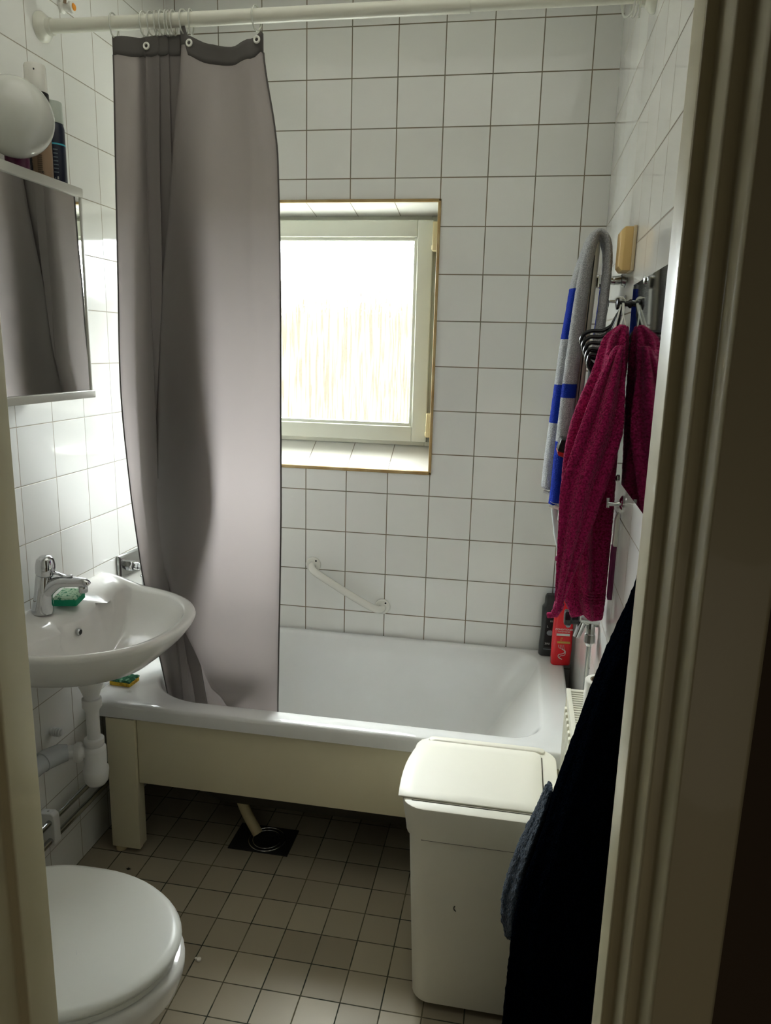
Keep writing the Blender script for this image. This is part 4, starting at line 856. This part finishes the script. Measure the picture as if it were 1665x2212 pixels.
# knob holding cords
kn = thing('towel_knob_hook', 'dark round wall knob at the mirror edge holding cords and hangers', 'hook')
G().lathe([(0.010, -0.0005), (0.010, -0.006), (0.006, -0.010), (0.006, -0.026), (0.013, -0.030), (0.013, -0.034), (0.006, -0.036)], (XR, -0.770, 1.652), 'x', 24).build('knob', m_black, kn, smooth=True, angle=50)
cb = thing('cord_bundle', 'white cord loops tying the maroon towel to the knob', 'cord')
for k, (a, b_) in enumerate((((1.440, -0.772, 1.655), (1.444, -0.835, 1.600)), ((1.438, -0.770, 1.654), (1.420, -0.832, 1.585)), ((1.442, -0.774, 1.653), (1.432, -0.835, 1.600)), ((1.436, -0.770, 1.656), (1.408, -0.828, 1.566)))):
    a = Vector(a); b_ = Vector(b_); m1 = (a+b_)/2
    G().tube(poly(a, m1+Vector((0.003*(k-1), 0.002, 0.004)), b_), 0.0016, 6).torus(a+Vector((-0.004, 0.002, 0.004)), 0.008, 0.0014, (0.3, 1, 0.2+0.3*k), 16, 5).build('cord', m_string, cb, smooth=True)
# black hangers hung on the knob
for k in range(5):
    h = thing('clothes_hanger', ['black plastic clothes hanger at the top of the bunch', 'black clothes hanger second from the top of the bunch', 'middle one of the black clothes hangers', 'black clothes hanger second from the bottom of the bunch', 'lowest black clothes hanger of the bunch'][k], 'hanger', 'black clothes hangers behind the maroon towel')
    yk = -0.728-0.013*k; dz = -0.0135*k
    G().tube(poly((1.441-0.001*k, -0.770, 1.650), (1.434, (yk-0.77)/2, 1.630+dz*0.2), (1.424, yk, 1.604+dz*0.5)), [0.003]*8+[0.0042]*8+[0.0055], 8).build('hanger_neck', m_black, h, smooth=True)
    # long flat loop: shoulders, rounded end and lower bar
    top = poly((1.424, yk, 1.604+dz*0.5), (1.405, yk, 1.593+dz), (1.380, yk, 1.592+dz), (1.363+0.003*k, yk, 1.583+dz), (1.359+0.004*k, yk, 1.568+dz), (1.368+0.004*k, yk, 1.554+dz), (1.392, yk, 1.546+dz-0.003*k), (1.425, yk, 1.545+dz-0.006*k), (1.443, yk, 1.556+dz), (1.440, yk, 1.585+dz), (1.424, yk, 1.604+dz*0.5), n=5)
    G().tube(top, 0.0046, 8).build('hanger_frame', m_black, h, smooth=True)

# towel hook (chrome) beneath the mirror
hk = thing('towel_hook', 'chrome round rosette hook beneath the wall mirror', 'hook')
G().lathe([(0.016, -0.0005), (0.016, -0.004), (0.012, -0.007), (0.007, -0.009)], (XR, -0.925, 1.226), 'x', 26).build('rosette', m_chrome, hk, smooth=True, angle=50)
G().tube([(XR-0.006, -0.925, 1.224), (1.4420, -0.925, 1.222), (1.428, -0.925, 1.222)], [0.0055, 0.0045, 0.0055], 12).tube([(1.4285, -0.925, 1.214), (1.4275, -0.925, 1.236)], 0.004, 10).build('prong', m_chrome, hk, smooth=True)
# toiletries hidden behind the towel, tube with writing hanging at the wall
tb = thing('toothpaste_tube', 'white and dark magenta tube hanging on the wall right of the maroon towel', 'tube')
G().rings([[(XR-0.004-t_, -0.905+s_*w_, z_) for t_, s_ in ((0, -1), (0, 1), (0.008*(1 if i else .3), 1), (0.008*(1 if i else .3), -1))] for i, (z_, w_) in enumerate(((1.200, 0.010), (1.185, 0.012), (1.125, 0.013)))]).build('tube_top', m_enw, tb, bevel=0.002)
G().rings([[(XR-0.004-t_, -0.905+s_*w_, z_) for t_, s_ in ((0, -1), (0, 1), (0.010, 1), (0.010, -1))] for z_, w_ in ((1.125, 0.013), (1.05, 0.013), (1.00, 0.011))]).build('tube_body', m_purple, tb, bevel=0.002)

# wall valve with black knob and supply pipe
wv = thing('wall_valve', 'chrome wall valve with black hexagonal knob and supply pipe under the maroon towel', 'valve')
VY, VZ = -0.690, 0.862
G().lathe([(0.018, -0.085), (0.0215, -0.082), (0.0215, -0.070), (0.017, -0.066), (0.017, -0.050), (0.013, -0.047)], (1.458, VY-0.005, VZ+0.012), 'x', 6).build('valve_knob', m_black, wv, bevel=0.001)
G().tube([(1.415, VY, VZ+0.008), (XR-0.001, VY, VZ+0.004)], 0.014, 20).build('valve_body', m_dchrome, wv, smooth=True, angle=50)
G().tube([(1.420, VY-0.004, VZ+0.002), (1.407, VY-0.010, VZ-0.038)], [0.011, 0.0095], 16).build('angled_outlet', m_chrome, wv, smooth=True, angle=50)
G().lathe([(0.010, 0.01), (0.012, -0.004), (0.0115, -0.018), (0.0145, -0.020), (0.0145, -0.042), (0.011, -0.046), (0.009, -0.052)], (1.4415, VY-0.005, VZ-0.008), 'z', 12).build('compression_nut', m_dchrome, wv)
G().tube([(1.4415, VY-0.005, VZ-0.05), (1.4415, VY-0.005, 0.46)], 0.0068, 16).build('supply_pipe', m_steel, wv, smooth=True)

# radiator
ra = thing('radiator', 'cream panel radiator on the right wall beside the laundry bin', 'radiator')
rx0, rx1, ry0, ry1, rz0, rz1 = 1.386, 1.445, -1.30, -0.742, 0.14, 0.700
g = G().box(rx0+0.006, rx0+0.014, ry0, ry1, rz0, rz1-0.015)
for k in range(17):
    y_ = ry0+0.03+k*(ry1-ry0-0.06)/16; g.box(rx0, rx0+0.007, y_-0.008, y_+0.008, rz0+0.03, rz1-0.04)
g.build('front_plate', m_rad, ra, bevel=0.003)
G().box(rx1-0.010, rx1, ry0, ry1, rz0, rz1-0.015).build('rear_plate', m_rad, ra, bevel=0.003)
for yy in (ry1-0.004, ry0): G().box(rx0+0.004, rx1-0.002, yy, yy+0.004, rz0+0.01, rz1-0.004).build('side_cover', m_rad, ra, bevel=0.001)
g = G(); g.box(rx0+0.003, rx0+0.014, ry0, ry1, rz1-0.012, rz1); g.box(rx1-0.014, rx1-0.001, ry0, ry1, rz1-0.012, rz1); g.box(rx0+0.014, rx1-0.014, ry1-0.014, ry1, rz1-0.008, rz1-0.001)
k = 0
y_ = ry1-0.022
while y_ > ry0+0.01: g.box(rx0+0.014, rx1-0.014, y_-0.006, y_, rz1-0.008, rz1-0.001); y_ -= 0.0125
g.build('top_grille', m_rad, ra, bevel=0.0008)
G().box(rx0+0.016, rx1-0.012, ry0+0.006, ry1-0.006, rz0+0.02, rz1-0.03).build('convector_core', m_dark, ra)
for yy in (-1.2, -0.88): G().box(XR-0.016, XR-0.0005, yy, yy+0.04, 0.3, 0.62).build('wall_bracket', m_rad, ra)
pr = thing('paper_roll', 'white paper roll standing on the radiator top', 'paper roll')
RX, RYY = 1.4265, -1.085
G().lathe([(0.021, 0.181), (0.0295, 0.181), (0.0315, 0.179), (0.0315, 0.002), (0.030, 0.0), (0.021, 0.0)], (RX, RYY, rz1+0.0005), 'z', 40).build('paper_layers', m_paper, pr, smooth=True, angle=50)
G().lathe([(0.0205, 0.1805), (0.0185, 0.1805), (0.0185, 0.002), (0.0205, 0.002)], (RX, RYY, rz1+0.0005), 'z', 32).build('core', m_card, pr, smooth=True, angle=50)
g = pr.children[0].data  # open the middle of the roll
for me in [c.data for c in pr.children]:
    bm = bmesh.new(); bm.from_mesh(me); bad = [f for f in bm.faces if len(f.verts) > 8]; bmesh.ops.delete(bm, geom=bad, context='FACES_ONLY'); bm.to_mesh(me); bm.free()

# bottles on the tub corner
def bottle(name, lab, loc, sects, m, rot=0):
    t = thing(name, lab, 'bottle', loc=loc); t.rotation_euler.z = rot
    R = [[(x_*1.0, y_, z_) for x_, y_, _ in rrect(-hx, hx, -hy, hy, min(hx, hy)*0.75, 0)] for z_, hx, hy in sects]
    R = [[(x_, y_, z_) for x_, y_, _ in ring] for ring, (z_, _, _) in zip([rrect(-hx, hx, -hy, hy, min(hx, hy)*0.75, 0) for _, hx, hy in sects], sects)]
    G().rings(R).build('bottle_body', m, t, smooth=True, angle=60); return t
TZ = 0.5005
rbot = rb = bottle('conditioner_bottle', 'red conditioner bottle standing on the right end of the bathtub', (1.4165, -0.116, TZ), [(0, 0.030, 0.013), (0.004, 0.033, 0.016), (0.05, 0.034, 0.018), (0.12, 0.034, 0.018), (0.175, 0.031, 0.017), (0.200, 0.024, 0.015), (0.207, 0.018, 0.013)], m_red, 0.10)
G().rings([rrect(-0.018, 0.018, -0.013, 0.013, 0.010, z_) for z_ in (0.207, 0.232)]).build('bottle_cap', m_red, rb, smooth=True, angle=50)
def front(x_, z_, yf): return Matrix.Translation((x_, -yf, z_)) @ Matrix.Rotation(PI/2, 4, 'X')
text('label_text', 'CONDITIONER', 0.0085, m_wtext, rb, front(0.002, 0.128, 0.0183))
text('label_text', 'CONDITIONER', 0.006, m_wtext, rb, front(0.002, 0.121, 0.0183))
G().box(-0.022, 0.022, -0.0184, -0.0178, 0.108, 0.116).build('white_label_bar', m_wtext, rb)
text('label_text', 'llllll', 0.006, m_otext, rb, front(-0.004, 0.098, 0.0183)); text('label_text', 'lllll', 0.006, m_otext, rb, front(-0.006, 0.091, 0.0183))
G().box(-0.018, 0.025, -0.0184, -0.0178, 0.081, 0.088).build('gold_label_bar', m_otext, rb)
G().lathe([(0.0085, 0), (0.0085, -0.0008)], (0.014, -0.0178, 0.147), 'y', 20).build('round_seal', m_gtext, rb)
text('label_text', 'lll\nllll', 0.007, m_otext, rb, front(0.004, 0.167, 0.0176))
g = G()
for k in range(4):
    g.tube(poly((-0.014+0.006*k, -0.0183, 0.076), (-0.011+0.006*k, -0.0183, 0.066-0.002*k), (0.002+0.003*k, -0.0183, 0.060-0.003*k), (0.010, -0.0183, 0.056-0.004*k)), 0.0007, 5)
g.tube(poly((0.010, -0.0183, 0.058), (0.006, -0.0183, 0.046), (-0.010, -0.0183, 0.040), (-0.010, -0.0183, 0.030), (0.002, -0.0183, 0.024)), 0.0010, 5)
g.tube(poly((0.012, -0.0183, 0.054), (0.010, -0.0183, 0.040), (-0.004, -0.0183, 0.036), (-0.006, -0.0183, 0.030)), 0.0008, 5)
g.build('swirl_emblem', m_wtext, rb, smooth=True)
bb = bottle('shampoo_bottle', 'charcoal shampoo bottle in the corner of the bathtub behind the red bottle', (1.378, -0.045, TZ), [(0, 0.030, 0.014), (0.005, 0.034, 0.018), (0.04, 0.034, 0.019), (0.10, 0.030, 0.017), (0.15, 0.031, 0.017), (0.178, 0.031, 0.017), (0.186, 0.026, 0.016), (0.190, 0.0235, 0.015), (0.215, 0.023, 0.015), (0.223, 0.019, 0.013)], m_blk2, 0.05)
G().rings([[(x_, -0.0192+abs(z_-0.09)*0.0, z_) for x_, z_ in ((-0.019, 0.035), (0.022, 0.035), (0.022, 0.150), (-0.017, 0.150))], [(x_, -0.0188, z_) for x_, z_ in ((-0.019, 0.035), (0.022, 0.035), (0.022, 0.150), (-0.017, 0.150))]]).build('label', m_btext, bb)
text('label_text', '3IN1', 0.010, m_wtext, bb, front(-0.006, 0.045, 0.0195)); text('label_text', 'lllll', 0.009, m_wtext, bb, front(0.002, 0.128, 0.0195)); text('label_text', 'L', 0.011, m_wtext, bb, front(-0.010, 0.108, 0.0195))
G().rings([[(0.010*math.cos(a)*1.2, y_, 0.088+0.010*math.sin(a)) for a in [2*PI*i/9 for i in range(9)]] for y_ in (-0.0194, -0.0199)]).build('emblem', m_gtext, bb)
G().box(-0.020, 0.022, -0.0196, -0.0192, 0.027, 0.0285).build('print_line', m_gtext, bb)
b3 = bottle('blue_cap_bottle', 'blue capped bottle mostly hidden behind the charcoal shampoo bottle', (1.402, -0.0155, TZ), [(0, 0.018, 0.010), (0.003, 0.020, 0.012), (0.19, 0.020, 0.012), (0.215, 0.013, 0.010)], m_blk2)
G().rings([rrect(-0.013, 0.013, -0.010, 0.010, 0.007, z_) for z_ in (0.215, 0.226, 0.243)]).build('bottle_cap', m_blue, b3, smooth=True, angle=50)

# navy robe beside the door
rbk = thing('bathrobe', 'very dark navy terry bathrobe hanging on the right wall by the door', 'bathrobe')
nv = [(0.030, 1.255, 1.448, -1.56, -1.33, 0.9), (0.10, 1.252, 1.450, -1.57, -1.33, 1.0), (0.316, 1.258, 1.451, -1.57, -1.33, 1.0), (0.43, 1.264, 1.452, -1.56, -1.33, 1.0), (0.56, 1.268, 1.453, -1.56, -1.33, 1.0), (0.647, 1.278, 1.454, -1.55, -1.33, 1.0), (0.743, 1.300, 1.455, -1.55, -1.34, 1.0), (0.87, 1.330, 1.456, -1.54, -1.34, 1.0), (1.05, 1.376, 1.457, -1.52, -1.35, 0.9), (1.165, 1.414, 1.457, -1.49, -1.36, 0.8), (1.26, 1.436, 1.457, -1.47, -1.38, 0.6), (1.34, 1.446, 1.457, -1.45, -1.41, 0.3)]
G().rings(pleat(densp(nv), amp=0.05, k=9, n=120, seed=0.7)).build('robe_body', m_navy, rbk, smooth=True, angle=80)
sl = densp([(0.505, 1.262, 1.282, -1.415, -1.365, 0.5), (0.535, 1.251, 1.296, -1.425, -1.345, 0.8), (0.58, 1.250, 1.303, -1.425, -1.335, 1.0), (0.63, 1.260, 1.305, -1.42, -1.33, 1.0), (0.69, 1.276, 1.311, -1.42, -1.33, 1.0), (0.75, 1.297, 1.320, -1.41, -1.34, 0.8), (0.80, 1.313, 1.325, -1.39, -1.35, 0.5)])
G().rings(pleat(sl, amp=0.10, k=5, n=64, seed=2.0)).build('robe_sleeve', mat('slate_navy_terry', (0.012, 0.028, 0.05), 0.95, bump=(260, 1.0, 0.006), sheen=0.15, var=(120, (0.02, 0.045, 0.08), 0.45, 0.7)), rbk, smooth=True, angle=80)
G().lathe([(0.016, -0.0005), (0.012, -0.004), (0.005, -0.006), (0.005, -0.02), (0.009, -0.023)], (XR, -1.43, 1.345), 'x', 18).build('hook', m_chrome, rbk, smooth=True)

cl_ = bpy.data.textures.new('terry_fuzz', 'CLOUDS'); cl_.noise_scale = 0.007; cl_.noise_depth = 1
for o in list(bpy.data.objects):
    if o.name.split('.')[0] in ('robe_body', 'robe_sleeve', 'towel_cloth', 'towel_flap', 'towel_corner', 'near_fold', 'far_fold'):
        sb_ = o.modifiers.new('finer', 'SUBSURF'); sb_.levels = 1; sb_.render_levels = 2 if 'robe' not in o.name else 1
        dm = o.modifiers.new('fuzz', 'DISPLACE'); dm.texture = cl_; dm.strength = 0.0045 if 'robe' in o.name else 0.0022; dm.mid_level = 0.5; dm.texture_coords = 'LOCAL'
# debris on the floor
o = G().lathe([(0.001, 0), (0.0065, 0.002), (0.006, 0.006), (0.001, 0.008)], (0.507, -1.061, 0.0), 'z', 10).lathe([(0.001, 0), (0.004, 0.002), (0.003, 0.004)], (0.498, -1.058, 0.0), 'z', 8).build('paper_crumb', m_paper, smooth=True); tag(o, 'tiny white crumb on the floor tiles by the toilet', 'crumb')
o = G().rings([[(0.154, -0.785, 0.0005), (0.160, -0.780, 0.0005), (0.168, -0.783, 0.0005), (0.161, -0.788, 0.0005)], [(0.154, -0.785, 0.002), (0.160, -0.780, 0.003), (0.168, -0.783, 0.0015), (0.161, -0.788, 0.002)]]).build('leaf_scrap', m_wood); tag(o, 'small dark scrap on the floor below the bathtub leg', 'debris')
bpy.context.view_layer.update()
